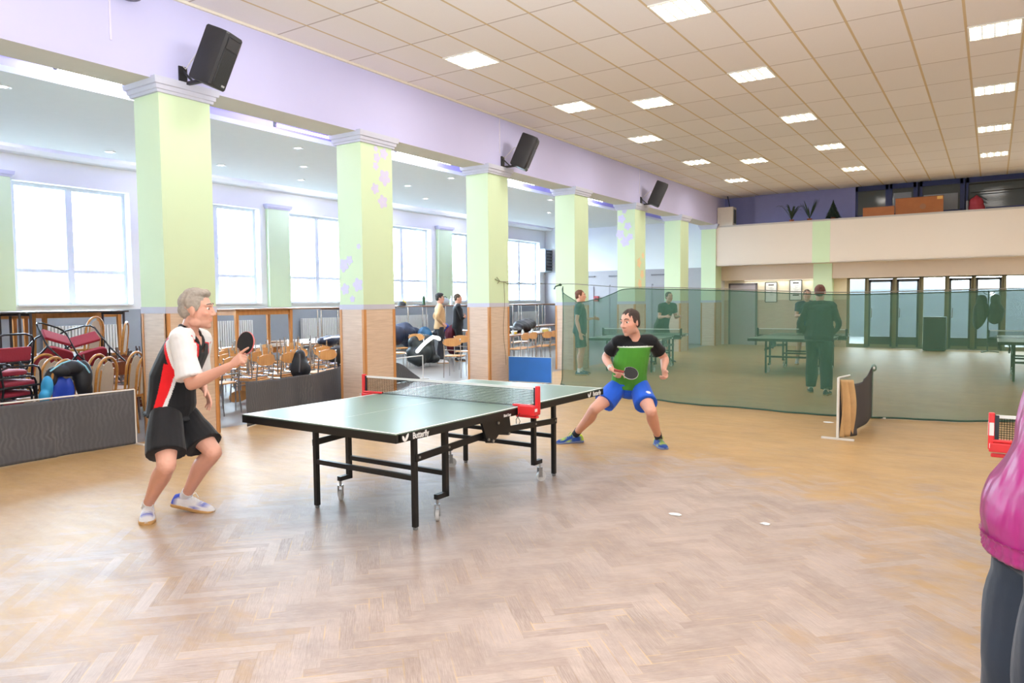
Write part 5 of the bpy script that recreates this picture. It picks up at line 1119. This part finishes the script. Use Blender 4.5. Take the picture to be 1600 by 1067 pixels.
def person(label, J, S):
    """J: joints; S: clothes, colours and sizes"""
    k = S.get('k', 1.0); vx = S.get('vox', .011); g = S.get('girth', 1.0)
    base = (J['anR']+J['anL'])/2; root = thing('person', label, 'person', (base.x, base.y, 0)); off = V((-base.x, -base.y, 0))
    J = {a: (b+off if isinstance(b, Vector) and not a.startswith('d') else b) for a, b in J.items()}
    hr = (J['hipR']-J['hipL']).normalized(); sr = (J['shR']-J['shL']).normalized(); pel = (J['hipR']+J['hipL'])/2; chest = (J['shR']+J['shL'])/2; nk = J['neck']
    up = (chest-pel).normalized(); mid = J.get('mid', (pel+chest)/2)
    spine = curve([pel-up*.09, pel, mid, chest, nk], 8); NS = len(spine)-1
    def sp(t):                                              # t: 0 pelvis, 1 shoulder level
        f = 8+t*16; f = min(max(f, 0), NS-.001); i = int(f); return V(spine[i]+(spine[i+1]-spine[i])*(f-i))
    def ring(t, rx, ry, gx=0, yo=0):
        c = sp(t); d = (sp(min(t+.06, 1.4))-sp(max(t-.06, -.45))).normalized(); w = min(max(t, 0), 1); x = hr.lerp(sr, w); x = (x-d*x.dot(d)).normalized(); y = d.cross(x); return (c+y*yo, x, y, (rx+gx)*k, (ry+gx)*k)
    PRO = [(-.2, .12, .09, 0), (-.05, .163, .112, -.01), (.1, .166*g**.4, .112*g, .0), (.3, .15*g**.6, .105*g, .008*g), (.5, .15*g**.5, .106*g, .01*g), (.72, .165, .115, .008), (.88, .172, .108, 0), (1.0, .155, .085, -.008), (1.1, .1, .065, -.008)]
    B = MB()
    loft(B, [ring(t, rx, ry, 0, yo*k) for t, rx, ry, yo in PRO])
    H = Head(J['head'], J['dface'], J['dup'], S.get('hk', 1.06)*k); H.skin(B)
    limb(B, [(nk-up*.05*k, .066*k), (nk+up*.03*k, .058*k), (H.w(0, -.03, -.07), .054*k), (H.w(0, -.025, -.03), .05*k)])
    for s in 'RL':
        sh, el, wr = J['sh'+s], J['el'+s], J['wr'+s]; m_ = k*S.get('arm', 1)
        limb(B, [(nk-up*.04*k, .05*k), (sh.lerp(nk, .35)-up*.01*k, .058*k), (sh, .06*k)])
        limb(B, [(sh, .058*m_), (sh.lerp(el, .3), .05*m_), (sh.lerp(el, .6), .046*m_), (el, .039*m_)])
        limb(B, [(el, .039*m_), (el.lerp(wr, .25), .0445*m_), (el.lerp(wr, .6), .036*m_), (wr, .0265*m_)])
        h = J['hand'+s]; hand(B, wr, h['d'], h['n'], 1 if s == 'R' else -1, h.get('curls'), k*1.03, h.get('thumb', (.8, .55, .35)), h.get('spread', .06), h.get('tbend', .4))
        hp, kn, an, tt = J['hip'+s], J['kn'+s], J['an'+s], J['dtoe'+s]; m_ = k*S.get('leg', 1)
        fw = V(tt).normalized(); ax = (an-kn).normalized(); bk = -(fw-ax*fw.dot(ax)); bk = bk.normalized() if bk.length > .15 else V((0, 0, 0))
        limb(B, [(hp, .096*m_), (hp.lerp(kn, .3), .087*m_), (hp.lerp(kn, .65), .072*m_), (hp.lerp(kn, .9), .059*m_), (kn, .058*m_)])
        limb(B, [(kn, .057*m_), (kn.lerp(an, .12), .054*m_), (kn.lerp(an, .32)+bk*.017*k, .059*m_), (kn.lerp(an, .62)+bk*.008*k, .046*m_), (kn.lerp(an, .88), .036*m_), (an, .036*m_)])
        if bk.length > .1: B.ell(kn-bk*.012*k, [.045*m_, .045*m_, .052*m_], None, 12, 8)
        limb(B, [(an, .036*k), (an-V((0, 0, .03*k))+fw*.03*k, .032*k), (an-V((0, 0, .05*k))+fw*.09*k, .024*k)])
    body = remeshed('body', B, vx, M_skin, root, S.get('smooth', 5), fac=.5); SK = np.array(lin(S['skin']))
    def skf(P):
        q = H.loc(P); c = np.tile(SK, (len(P), 1)); lip = np.exp(-((q[:, 0]/.024)**2+((q[:, 2]+.061)/.011)**2+((q[:, 1]-.085)/.02)**2)); red = np.array((1.02, .72, .7))
        c = c*(1+(red-1)*np.clip(lip, 0, 1)[:, None]); ck = np.exp(-(((np.abs(q[:, 0])-.045)/.025)**2+((q[:, 2]+.02)/.025)**2+((q[:, 1]-.06)/.03)**2)); c = c*(1+(np.array((1.02, .88, .86))-1)*ck[:, None])
        st2 = S.get('stubble', 0)*np.exp(-((q[:, 2]+.085)/.035)**2)*(q[:, 1] > .0)*(np.abs(q[:, 2]) < .14)*(np.abs(q[:, 0]) < .1); c = c*(1-st2[:, None]*.5); return c
    tint(body, skf)
    mh = mat('hair_%d_%d_%d' % S['hair'], S['hair'], .7, vary=.35, scale=60, bump=.5)
    b = MB(); H.hair(b, S.get('hairstyle', 'short')); remeshed('hair', b, max(vx*.8, .005), mh, root, 3, .004*k, 60, seed=3)
    H.eyes(root); H.brows(root, mat('brow_%d_%d_%d' % S['hair'], tuple(int(c*.75) for c in S['hair']), .8))
    # upper garment
    T = S['top']; gx = T.get('loose', .016); b = MB(); lo = T.get('hem', -.12)
    prof = [(t, rx, ry, yo) for t, rx, ry, yo in PRO if t > lo+.05 and t < (1.09 if T.get('cut') else 1.11)]; r0 = ring(lo, .168*g**.4, .115*g, gx+T.get('flare', .008)); rr_ = [r0]+[ring(t, rx, ry, gx+(.01 if t < .6 else 0), yo*k) for t, rx, ry, yo in prof]
    loft(b, rr_); sl = T.get('sleeve', .62)
    for s in 'RL':
        sh, el, wr = J['sh'+s], J['el'+s], J['wr'+s]
        limb(b, [(nk-up*.045*k, .058*k), (sh.lerp(nk, .4)-up*.012*k, .07*k), (sh, .077*k)])
        if sl <= 1:
            e = sh.lerp(el, sl); limb(b, [(sh, .074*k), (sh.lerp(el, sl*.5), .07*k), (e, T.get('cuff', .066)*k)], 16, False)
        else:
            e = el.lerp(wr, sl-1); limb(b, [(sh, .068*k), (sh.lerp(el, .5), .06*k), (el, .054*k), (el.lerp(wr, (sl-1)*.6), .05*k), (e, .04*k)], 14, False)
    if T.get('collar'): limb(b, [(nk-up*.03*k, .074*k), (nk-up*.005*k, .072*k), (nk+up*.012*k, .071*k)], 18, False)
    if T.get('lumps'): T['lumps'](b, J, ring, sp)
    top = remeshed(T['name'], b, vx, M_cloth if 'mat' not in T else T['mat'], root, S.get('smooth', 5)-1, T.get('folds', .012)*k, 9, seed=T.get('seed', 2))
    if T.get('cut'):
        bm = bmesh.new(); bm.from_mesh(top.data); P_ = np.array([v.co[:] for v in bm.verts]); mk = T['cut'](P_, J, nk, up, sp); bm.verts.ensure_lookup_table(); bmesh.ops.delete(bm, geom=[bm.verts[i] for i in np.nonzero(mk)[0]], context='VERTS'); bm.to_mesh(top.data); bm.free()
    info = dict(J=J, sp=sp, ring=ring, nk=nk, up=up, k=k, root=root, body=body, H=H, off=off, top=top)
    if 'mat' not in T: tint(top, T['color'](info) if T.get('patterned') else solid(T['color']))
    # lower garment
    Q = S['bottom']; b = MB(); ln = Q.get('length', .78)
    loft(b, [ring(t, rx, ry, .014+Q.get('loose', .0), yo*k) for t, rx, ry, yo in PRO if t < .2] + [ring(.16, .152*g**.4, .106*g, .018)])
    for s in 'RL':
        hp, kn, an = J['hip'+s], J['kn'+s], J['an'+s]
        if ln <= 1:
            tl = (kn-hp).length*ln; dr = ((kn-hp).normalized()*(1-Q.get('hang', .08))+V((0, 0, -1))*Q.get('hang', .08)).normalized()
            limb(b, [(hp+up*.02, Q.get('hip', .1)*k), (hp.lerp(kn, ln*.45)+dr*.0, .108*k), (hp+dr*tl, Q.get('cuff', .112)*k)], 18, False)
        else: gl = Q.get('loose', 0)*.7; limb(b, [(hp+up*.02, Q.get('hip', .1)*k+gl), (hp.lerp(kn, .5), .095*k+gl), (kn, .083*k+gl), (kn.lerp(an, .5), .08*k+gl), (kn.lerp(an, ln-1), Q.get('cuff', .075)*k)], 16, False)
    b.ell(pel-up*.055*k, (.13*k, .11*k, .085*k), None, 16, 10)
    if Q.get('lumps'): Q['lumps'](b, J, ring, sp)
    bot = remeshed(Q['name'], b, vx, M_cloth, root, S.get('smooth', 5)-1, Q.get('folds', .012)*k, 9, seed=5); tint(bot, Q['colorf'](info) if 'colorf' in Q else solid(Q['color'])); info['bot'] = bot
    for s in 'RL':
        an = J['an'+s]; ax = (J['kn'+s]-an).normalized(); so = S.get('socks', ((240, 240, 240), .06))
        if so[1]: b = MB(); b.tube([an-ax*.03*k, an, an+ax*so[1]*.6*k, an+ax*so[1]*k], [.041*k, .041*k, .0415*k, .043*k], 14); o = b.build('sock', mat('sock_%d_%d_%d' % so[0], so[0], .8), root)
        shoe(root, an, J['dtoe'+s], J.get('dsole'+s, V((0, 0, 1))), S['shoes'], k=k*S.get('shoek', 1.0), sole_c=S.get('sole', (190, 150, 100)), lace=S.get('lace', (235, 235, 235)))
    return info
def bat(label, c, normal, handle, group='table tennis bats', black_front=True):
    """c: centre of the blade, normal: out of the black face, handle: direction of the handle"""
    n = V(normal).normalized(); h = V(handle); h = (h-n*h.dot(n)).normalized(); x = h.cross(n); t = thing('table_tennis_bat', label, 'bat', c, 0, group)
    out = [(.075*math.cos(a), .079*math.sin(a)+(.012 if math.sin(a) < -.8 else 0)) for a in (2*PI*j/36 for j in range(36))]
    P = lambda a, b_, z: x*a - h*b_ + n*z
    b = MB(); b.rings([[P(a, y, z) for a, y in out] for z in (-.003, .003)]); b.build('blade', mat('bat_ply', (226, 196, 160), .5), t, angle=40)
    r = MB(); r.rings([[P(a*.985, max(y*.985, -.068), z) for a, y in out] for z in (.003, .0065)]); r.build('black_rubber', mat('black_rubber', (22, 22, 24), .6), t, angle=40)
    r = MB(); r.rings([[P(a*.985, max(y*.985, -.068), z) for a, y in out] for z in (-.0065, -.003)]); r.build('red_rubber', mat('red_rubber', (214, 40, 52), .5), t, angle=40)
    e = MB(); e.rings([[P(a*q, y*q, z) for a, y in out] for z, q in ((-.005, 1.0), (-.0045, 1.02), (.0045, 1.02), (.005, 1.0))], cap=False); e.build('edge_tape', mat('edge_tape', (232, 120, 120), .5) if black_front else mat('edge_tape_white', (236, 236, 236), .5), t)
    g = MB(); g.rings([[V(h)*s+x*(w*math.cos(a))+n*(.011*math.sin(a)) for a in (2*PI*j/14 for j in range(14))] for s, w in ((.066, .016), (.085, .0135), (.14, .014), (.165, .0165), (.17, .014))]); g.build('handle', mat('bat_handle', (150, 60, 50), .5), t)
    return t

# ---- the grey-haired player, side-on, bat raised in front of him
R1 = CR*.93+CF*.05-CU*0
J = dict(hipR=at(258, 641, 5.22), hipL=at(281, 642, 5.42), knR=at(260, 727, 4.95), knL=at(333, 706, 5.25), anR=flo(231, 788, .088), anL=flo(290, 774, .118),
         mid=at(270, 588, 5.31), neck=at(296, 516, 5.29), shR=at(281, 529, 5.13), shL=at(314, 531, 5.45), elR=at(299, 601, 5.08), wrR=at(361, 571, 4.99), elL=at(311, 594, 5.62), wrL=at(318, 605, 5.40),
         head=at(308, 484, 5.28), dface=CR*.97+CF*.14-V((0, 0, .03)), dup=V((0, 0, 1))+CR*.06, dtoeR=-CF*.95+CR*.42-V((0, 0, .02)), dtoeL=CR*.95-CF*.12-V((0, 0, .16)), dsoleL=V((0, 0, 1))+CR*.2)
hd = (at(378, 557, 4.96)-at(361, 571, 4.99)).normalized()
J['handR'] = dict(d=hd, n=(CF*.75+CR*.55-CU*.25), curls=[(.05, .1, .1), (1.25, 1.35, .7), (1.35, 1.4, .7), (1.4, 1.4, .7)], thumb=(.35, .8, .6), spread=.05)
J['handL'] = dict(d=(CR*.45-CU*.85-CF*.1), n=(-CR*.6-CF*.5-CU*.3), curls=[(.15, .25, .2), (.2, .3, .2), (.25, .35, .25), (.35, .4, .3)], spread=.16)
def vneck1(P, J, nk, up, sp):
    r = (J['shR']-J['shL']).normalized(); fw = up.cross(r); q = P-np.array(nk); h = q @ np.array(up); y = q @ np.array(fw); x = np.abs(q @ np.array(r))
    return ((y > .02) & (h > -.125) & (x < .012+.055*(h+.125)/.125)) | (h > .035)
def shirt1(I):
    J = I['J']; k = I['k']; A = np.array
    bk, rd, wh, bl = (A(lin(c)) for c in ((24, 25, 29), (226, 28, 36), (246, 246, 248), (206, 212, 232)))
    def seg(P, a, b):
        a, b = A(a), A(b); ab = b-a; t = np.clip(((P-a) @ ab)/(ab @ ab), 0, 1); return np.linalg.norm(P-a-t[:, None]*ab, axis=1), t
    def f(P):
        c = np.tile(bk, (len(P), 1)); pel = A(I['sp'](0)); ch = A(I['sp'](1)); ax = ch-pel; L = np.linalg.norm(ax); ax = ax/L; h = ((P-pel) @ ax)/L
        ctr = pel+np.outer(h*L, ax); r = A((J['shR']-J['shL']).normalized()); r = r-ax*(r @ ax); r /= np.linalg.norm(r); fw = np.cross(ax, r); q = P-ctr; ph = np.degrees(np.arctan2(q @ fw, q @ r))   # 0: right side, 90: front
        for s in (1, -1):
            a = ph if s > 0 else np.where(ph > 0, 180-ph, -180-ph); w = 8+10*np.clip(h-.1, 0, 1)
            m = (np.abs(a+2) < w) & (h < .66) & (h > -.3); c[m] = rd; m = (a > w-2) & (a < w+5) & (h < .6); c[m] = wh
        for s in 'RL':
            sh, el = J['sh'+s], J['el'+s]; n0 = I['nk'].lerp(sh, .42)+I['up']*.02; d1, _ = seg(P, sh, el); d0, _ = seg(P, n0, sh); d = np.minimum(d1, d0); dm = np.where(d0 < d1, .084, .105)
            m = d < dm+.022; c[m] = rd; m = d < dm; c[m] = wh
        dn = np.linalg.norm(P-A(I['nk']), axis=1); c[(dn < .083)] = bk
        return c
    return f
def collar1(I):
    nk, up, J, k = I['nk'], I['up'], I['J'], I['k']; r = (J['shR']-J['shL']).normalized(); fw = up.cross(r)
    b = MB(); limb(b, [(nk+fw*.115-up*.125, .012), (nk+fw*.09+r*.05-up*.05, .018), (nk+r*.075+up*.004, .021), (nk-fw*.068+up*.012, .018), (nk-r*.075+up*.004, .021), (nk+fw*.09-r*.05-up*.05, .018), (nk+fw*.115-up*.125, .012)], 10)
    o = remeshed('collar', b, .006, mat('black_collar', (28, 29, 33), .7), I['root'], 3)
S1 = dict(k=1.02, vox=.0052, smooth=6, hk=1.12, skin=(230, 174, 152), hair=(172, 162, 150), hairstyle='quiff', arm=1.02, leg=1.08, stubble=.1, girth=1.04,
          top=dict(name='polo_shirt', patterned=True, color=shirt1, sleeve=.84, cuff=.086, cut=vneck1, loose=.024, hem=-.11, flare=.03, folds=.012, seed=4),
          bottom=dict(name='shorts', color=(26, 26, 29), length=.78, cuff=.132, loose=.004, folds=.014, hang=.1, hip=.09), shoes=((242, 242, 246), (60, 84, 200)), sole=(206, 162, 104), socks=((240, 242, 248), .05), lace=(248, 248, 248), shoek=1.13)
I1 = person('grey-haired person in black, red and white shirt and black shorts raising a bat', J, S1)
collar1(I1)
hit = I1['bot'].ray_cast(CO+I1['off'], ray(234, 634)); c = hit[1] if hit[0] else I1['J']['hipR']; b = MB(); b.ell(c, (.013, .013, .013), None, 12, 8); b.build('shorts_emblem', emit('dot_painted_glint', (250, 250, 250), .8), I1['root'])  # emblem glint put in as emission, it is no lamp
mw = frame_of(CR, CU, -CF, at(331, 548, 5.17)+I1['off'])
bat('bat held up by the grey-haired player, black face to the camera', at(384, 536, 5.01), -CF*.86-CR*.42+CU*.1, (at(367, 566, 5.0)-at(384, 536, 5.01)))

# ---- the player in green and blue, wide stance behind the table
J = dict(hipR=at(969, 604, 7.72), hipL=at(997, 604, 7.72), knR=at(930, 638, 7.5), knL=at(1017, 642, 7.3), anR=flo(899, 679, .088), anL=flo(1029, 684, .084),
         mid=at(985, 568, 7.68), neck=at(991, 527, 7.62), shR=at(964, 534, 7.62), shL=at(1017, 534, 7.65), elR=at(946, 558, 7.8), wrR=at(955, 576, 7.57), elL=at(1039, 560, 7.84), wrL=at(1037, 577, 7.62),
         head=at(984, 504, 7.55), dface=-CR*.72-CF*.66-V((0, 0, .14)), dup=V((0, 0, 1))-CR*.08, dtoeR=-CR*.9-CF*.25-V((0, 0, .05)), dsoleR=V((0, 0, 1))-CR*.1, dtoeL=-CF*.95+CR*.1-V((0, 0, .04)))
J['handR'] = dict(d=(at(973, 586, 7.5)-at(955, 576, 7.57)), n=(-CU*.75-CF*.1+CR*.4), curls=[(.25, .35, .25), (.9, 1.2, .7), (1.1, 1.3, .7), (1.2, 1.3, .7)], thumb=(.35, .8, .55))
J['handL'] = dict(d=(-CU*.8-CF*.45+CR*.1), n=(-CR*.75-CF*.5), curls=[(.7, 1.0, .6), (.9, 1.1, .6), (1.0, 1.1, .6), (1.0, 1.1, .6)])
def shirt2(I):
    mdl = np.array((I['J']['shR']+I['J']['shL'])/2); lat = np.array((I['J']['shR']-I['J']['shL']).normalized())
    zl = at(988, 541, 7.6).z; A = np.array; bk, wh, gr = (A(lin(c)) for c in ((20, 22, 26), (226, 236, 226), (74, 142, 46)))
    def f(P):
        z = P[:, 2]; c = np.where((z < zl-.010)[:, None], gr, np.where((z < zl+.004)[:, None], wh, bk))
        c[(np.abs((P-mdl) @ lat) > .19) & (z > zl-.09)] = bk
        for s in 'RL':
            a, b_ = A(I['J']['sh'+s]), A(I['J']['el'+s]); ab = b_-a; t = np.clip(((P-a) @ ab)/(ab @ ab), 0, 1); d = np.linalg.norm(P-a-t[:, None]*ab, axis=1)
            c[(d < .1) & (t > .04)] = bk
        return c
    return f
def shorts2(I):
    A = np.array; bl, wh = A(lin((38, 96, 214))), A(lin((240, 240, 246))); c0 = A(at(1014, 611, 7.42)+I['off'])
    return lambda P: np.where((np.linalg.norm(P-c0, axis=1) < .03)[:, None], wh, bl)
S2 = dict(k=1.0, vox=.0058, smooth=6, hk=1.13, skin=(224, 168, 146), hair=(62, 46, 40), stubble=.5, girth=1.08, arm=1.05, leg=1.05,
          top=dict(name='t_shirt', patterned=True, color=shirt2, sleeve=.6, cuff=.078, loose=.018, hem=-.02, flare=.01, folds=.011, seed=8),
          bottom=dict(name='shorts', colorf=shorts2, length=.68, cuff=.124, loose=.012, folds=.012), shoes=((40, 74, 150), (190, 214, 50)), sole=(120, 132, 170), socks=((34, 38, 50), .10), lace=(160, 200, 90), shoek=1.08)
I2 = person('dark-haired person in black and green T-shirt and blue shorts crouching behind the table', J, S2)
w = (I2['J']['wrR']-I2['J']['elR']).normalized(); c = I2['J']['wrR']-w*.03; b = MB(); b.tube([c-w*.009, c+w*.009], .034, 16); wb = b.build('watch_strap', mat('watch_strap', (210, 206, 200), .4), I2['root'])
b = MB(); n_ = (-CF-CR*.4).normalized(); b.tube([c+n_*.026, c+n_*.042], .023, 16); b.build('watch_face', mat('watch_face', (246, 246, 244), .2), wb)
bat('bat held at the waist of the player in green, black face showing', at(985, 583, 7.43), -CF*.8+CU*.62+CR*.05, (at(968, 587, 7.5)-at(985, 583, 7.43)), black_front=False)

# ---- standing figures
def standing(pos, face, H=1.76, stance=.12, stride=0, arms=('down', 'down'), lean=0, look=None):
    f = V((*face, 0)).normalized(); r = f.cross(V((0, 0, 1))); p = V((*pos, 0)); z = V((0, 0, 1)); k = H/1.78; J = {}
    J['hipR'] = p+r*.095*k+z*.92*k; J['hipL'] = p-r*.095*k+z*.92*k
    for s, sg, st_ in (('R', 1, stride), ('L', -1, -stride)):
        J['an'+s] = p+r*sg*stance*k+f*st_*k+z*.085*k; J['kn'+s] = (J['hip'+s]+J['an'+s])/2+f*(.04+.1*abs(stride))*k+z*.02*k; J['dtoe'+s] = f+r*sg*.2
    ch = p+z*1.44*k+f*lean*k; J['shR'] = ch+r*.185*k; J['shL'] = ch-r*.185*k; J['neck'] = ch+z*.085*k+f*lean*.1*k; J['mid'] = p+z*1.17*k+f*lean*.45*k
    lk = V((*look, 0)).normalized() if look else f; J['head'] = J['neck']+z*.145*k+f*(.02+lean*.15)*k; J['dface'] = lk; J['dup'] = z
    for s, sg, a in (('R', 1, arms[0]), ('L', -1, arms[1])):
        sh = J['sh'+s]; o = r*sg
        if a == 'down': el = sh+o*.06*k-z*.29*k-f*.03*k; wr = el-z*.25*k+f*.07*k; hd = (-z+f*.2); n = -o
        elif a == 'hip': el = sh+o*.2*k-z*.24*k-f*.1*k; wr = J['hip'+s]+o*.085*k+z*.1*k+f*.06*k; hd = (f*.7-o*.3-z*.4); n = -o-z*.3
        elif a == 'cross': el = sh+o*.05*k-z*.29*k+f*.08*k; wr = ch-o*.05*k-z*.25*k+f*.2*k; hd = -o; n = -f
        elif a == 'front': el = sh+o*.05*k-z*.28*k+f*.02*k; wr = el+f*.23*k-o*.04*k+z*.03*k; hd = f-o*.1; n = -z*.5-o
        elif a == 'pocket': el = sh+o*.11*k-z*.29*k-f*.04*k; wr = J['hip'+s]+o*.07*k+f*.08*k+z*.02*k; hd = (f*.4-z); n = -o
        J['el'+s] = el; J['wr'+s] = wr; J['hand'+s] = dict(d=hd, n=n)
    return J, k
def bystander(label, pos, face, H, top, bottom, hair, shoes, skin=(212, 160, 138), vox=.011, **kw):
    st_ = {a: kw.pop(a) for a in ('stance', 'stride', 'arms', 'lean', 'look') if a in kw}; J, k = standing(pos, face, H, **st_)
    return person(label, J, dict(k=k, vox=vox, smooth=4, skin=skin, hair=hair, top=top, bottom=bottom, shoes=shoes, **kw))
R2 = (CR.x, CR.y); F2 = (CF.x, CF.y)
bystander('person in a tan pullover with hands on hips in the aisle', (-11.79, 14.49), (.8, .75), 1.76, dict(name='pullover', color=(196, 160, 116), sleeve=1.9, loose=.022), dict(name='trousers', color=(46, 46, 50), length=1.95), (40, 36, 34), ((238, 238, 240), (200, 200, 204)), arms=('hip', 'hip'), hairstyle='thick')
bystander('person in a black jumper with folded arms beside the one in tan', (-11.72, 15.15), (.8, .8), 1.76, dict(name='jumper', color=(26, 27, 30), sleeve=1.9, loose=.024), dict(name='trousers', color=(28, 28, 32), length=1.95), (84, 70, 58), ((40, 40, 44), (60, 60, 64)), arms=('cross', 'cross'))
bystander('person in a dark tracksuit standing with back turned behind the netting', (-2.36, 12.7), (-.1, 1), 1.77, dict(name='track_jacket', color=(22, 24, 26), sleeve=1.9, loose=.04, collar=True, hem=-.2, flare=.02), dict(name='track_trousers', color=(22, 24, 26), length=1.97, loose=.02, cuff=.09), (98, 58, 48), ((34, 36, 40), (60, 64, 70)), stance=.13, stride=-.14, arms=('pocket', 'pocket'), girth=1.15)
bystander('person in a dark blue shirt and shorts behind the one in the tracksuit', (-3.72, 18.35), (.35, -1), 1.76, dict(name='t_shirt', color=(34, 46, 76), sleeve=.6, loose=.02), dict(name='shorts', color=(26, 28, 34), length=.8), (92, 76, 62), ((200, 200, 210), (60, 60, 80)), arms=('front', 'front'), lean=.14, stance=.18)
bystander('person in dark shirt and shorts leaning forward by the far table behind the netting', (-6.9, 17.2), (.75, -.6), 1.74, dict(name='t_shirt', color=(26, 40, 38), sleeve=.6, loose=.02), dict(name='shorts', color=(24, 30, 32), length=.8), (70, 62, 54), ((60, 64, 80), (120, 120, 130)), arms=('front', 'front'), lean=.3, stance=.26)
bystander('brown-haired person whose head shows over the sagging left end of the netting', (-7.27, 13.6), (.95, .35), 1.77, dict(name='t_shirt', color=(40, 62, 66), sleeve=.6, loose=.02), dict(name='shorts', color=(44, 50, 50), length=.85), (104, 62, 42), ((60, 84, 110), (40, 50, 60)), skin=(222, 166, 140), arms=('down', 'front'))
t = copy_tree(main_table); t['label'] = 'table tennis table in the corner behind the sagging end of the netting'; t.location = (-6.7, 15.5, 0); t.rotation_euler = (0, 0, .12)
n = copy_tree(main_net); n['label'] = 'net of the corner table behind the sagging end of the netting'; n.location = (-6.7, 15.5, 0); n.rotation_euler = (0, 0, .12); dark_posts(n)

# ---- the onlooker in a satin jacket at the edge of the frame
t_ = NT('magenta_satin'); v = t_.obj(); t_.link(t_.mix(t_.noise(v, 6), lin((124, 22, 84)), lin((144, 32, 102))), t_.b.inputs['Base Color']); t_.b.inputs['Roughness'].default_value = .36; t_.b.inputs['Specular IOR Level'].default_value = .55
bp = t_.add('ShaderNodeBump'); bp.inputs['Strength'].default_value = .5; bp.inputs['Distance'].default_value = .09; t_.link(t_.noise(t_.scaled(v, (2.6, 2.6, .8)), 3.4, 2.5, .5), bp.inputs['Height']); t_.link(bp.outputs[0], t_.b.inputs['Normal'])
M_satin = t_.m
c0 = CF*1.95+CR*1.485; face = (-CR*.97+CF*.25); J, k = standing((c0.x, c0.y), (face.x, face.y), 1.78, stance=.12, arms=('down', 'down'), lean=-.09)
f_ = V((face.x, face.y, 0)).normalized(); r_ = f_.cross(V((0, 0, 1)))
FRONT = [(.88, .206), (.90, .214), (.95, .220), (1.0, .214), (1.055, .199), (1.14, .156), (1.22, .115), (1.32, .09), (1.40, .05)]
def belly(b, J, ring, sp):
    p = (J['hipR']+J['hipL'])/2; loft(b, [(V((p.x, p.y, z))+f_*(fr-.235)/2, r_, f_, .225 if z < 1.1 else .19, (fr+.165)/2) for z, fr in FRONT], 36)
def thighs(b, J, ring, sp):
    for s in 'RL': limb(b, [(J['hip'+s].lerp(J['kn'+s], .3)+f_*.0, .095), (J['hip'+s].lerp(J['kn'+s], .6)+f_*.01, .112), (J['kn'+s]+f_*.0, .10), (J['kn'+s].lerp(J['an'+s], .6)-f_*.01, .092)], 18, True)
I3 = person('person in a shiny magenta jacket and dark trousers cut off by the frame edge', J, dict(k=k, vox=.007, smooth=6, skin=(214, 164, 140), hair=(120, 110, 100), top=dict(name='satin_jacket', mat=M_satin, sleeve=1.95, loose=.02, collar=True, hem=-.02, lumps=belly, folds=.018, seed=6), bottom=dict(name='trousers', color=(38, 45, 56), length=1.95, loose=.02, cuff=.085, folds=.016, lumps=thighs), shoes=((40, 40, 44), (70, 70, 74))))
p = (I3['J']['hipR']+I3['J']['hipL'])/2
wb = MB(); wb.rings([[V((p.x, p.y, z))+-f_*.016+f_*(.183+g)*math.cos(a)*(1+.012*math.sin(a*46))+r_*(.217+g)*math.sin(a)*(1+.012*math.sin(a*46)) for a in (2*PI*j/160 for j in range(160))] for z, g in ((.845, -.022), (.85, -.002), (.862, .006), (.872, .002), (.882, .008), (.893, .004), (.905, .012))]); wb.build('elastic_waistband', M_satin, I3['root'], angle=60)
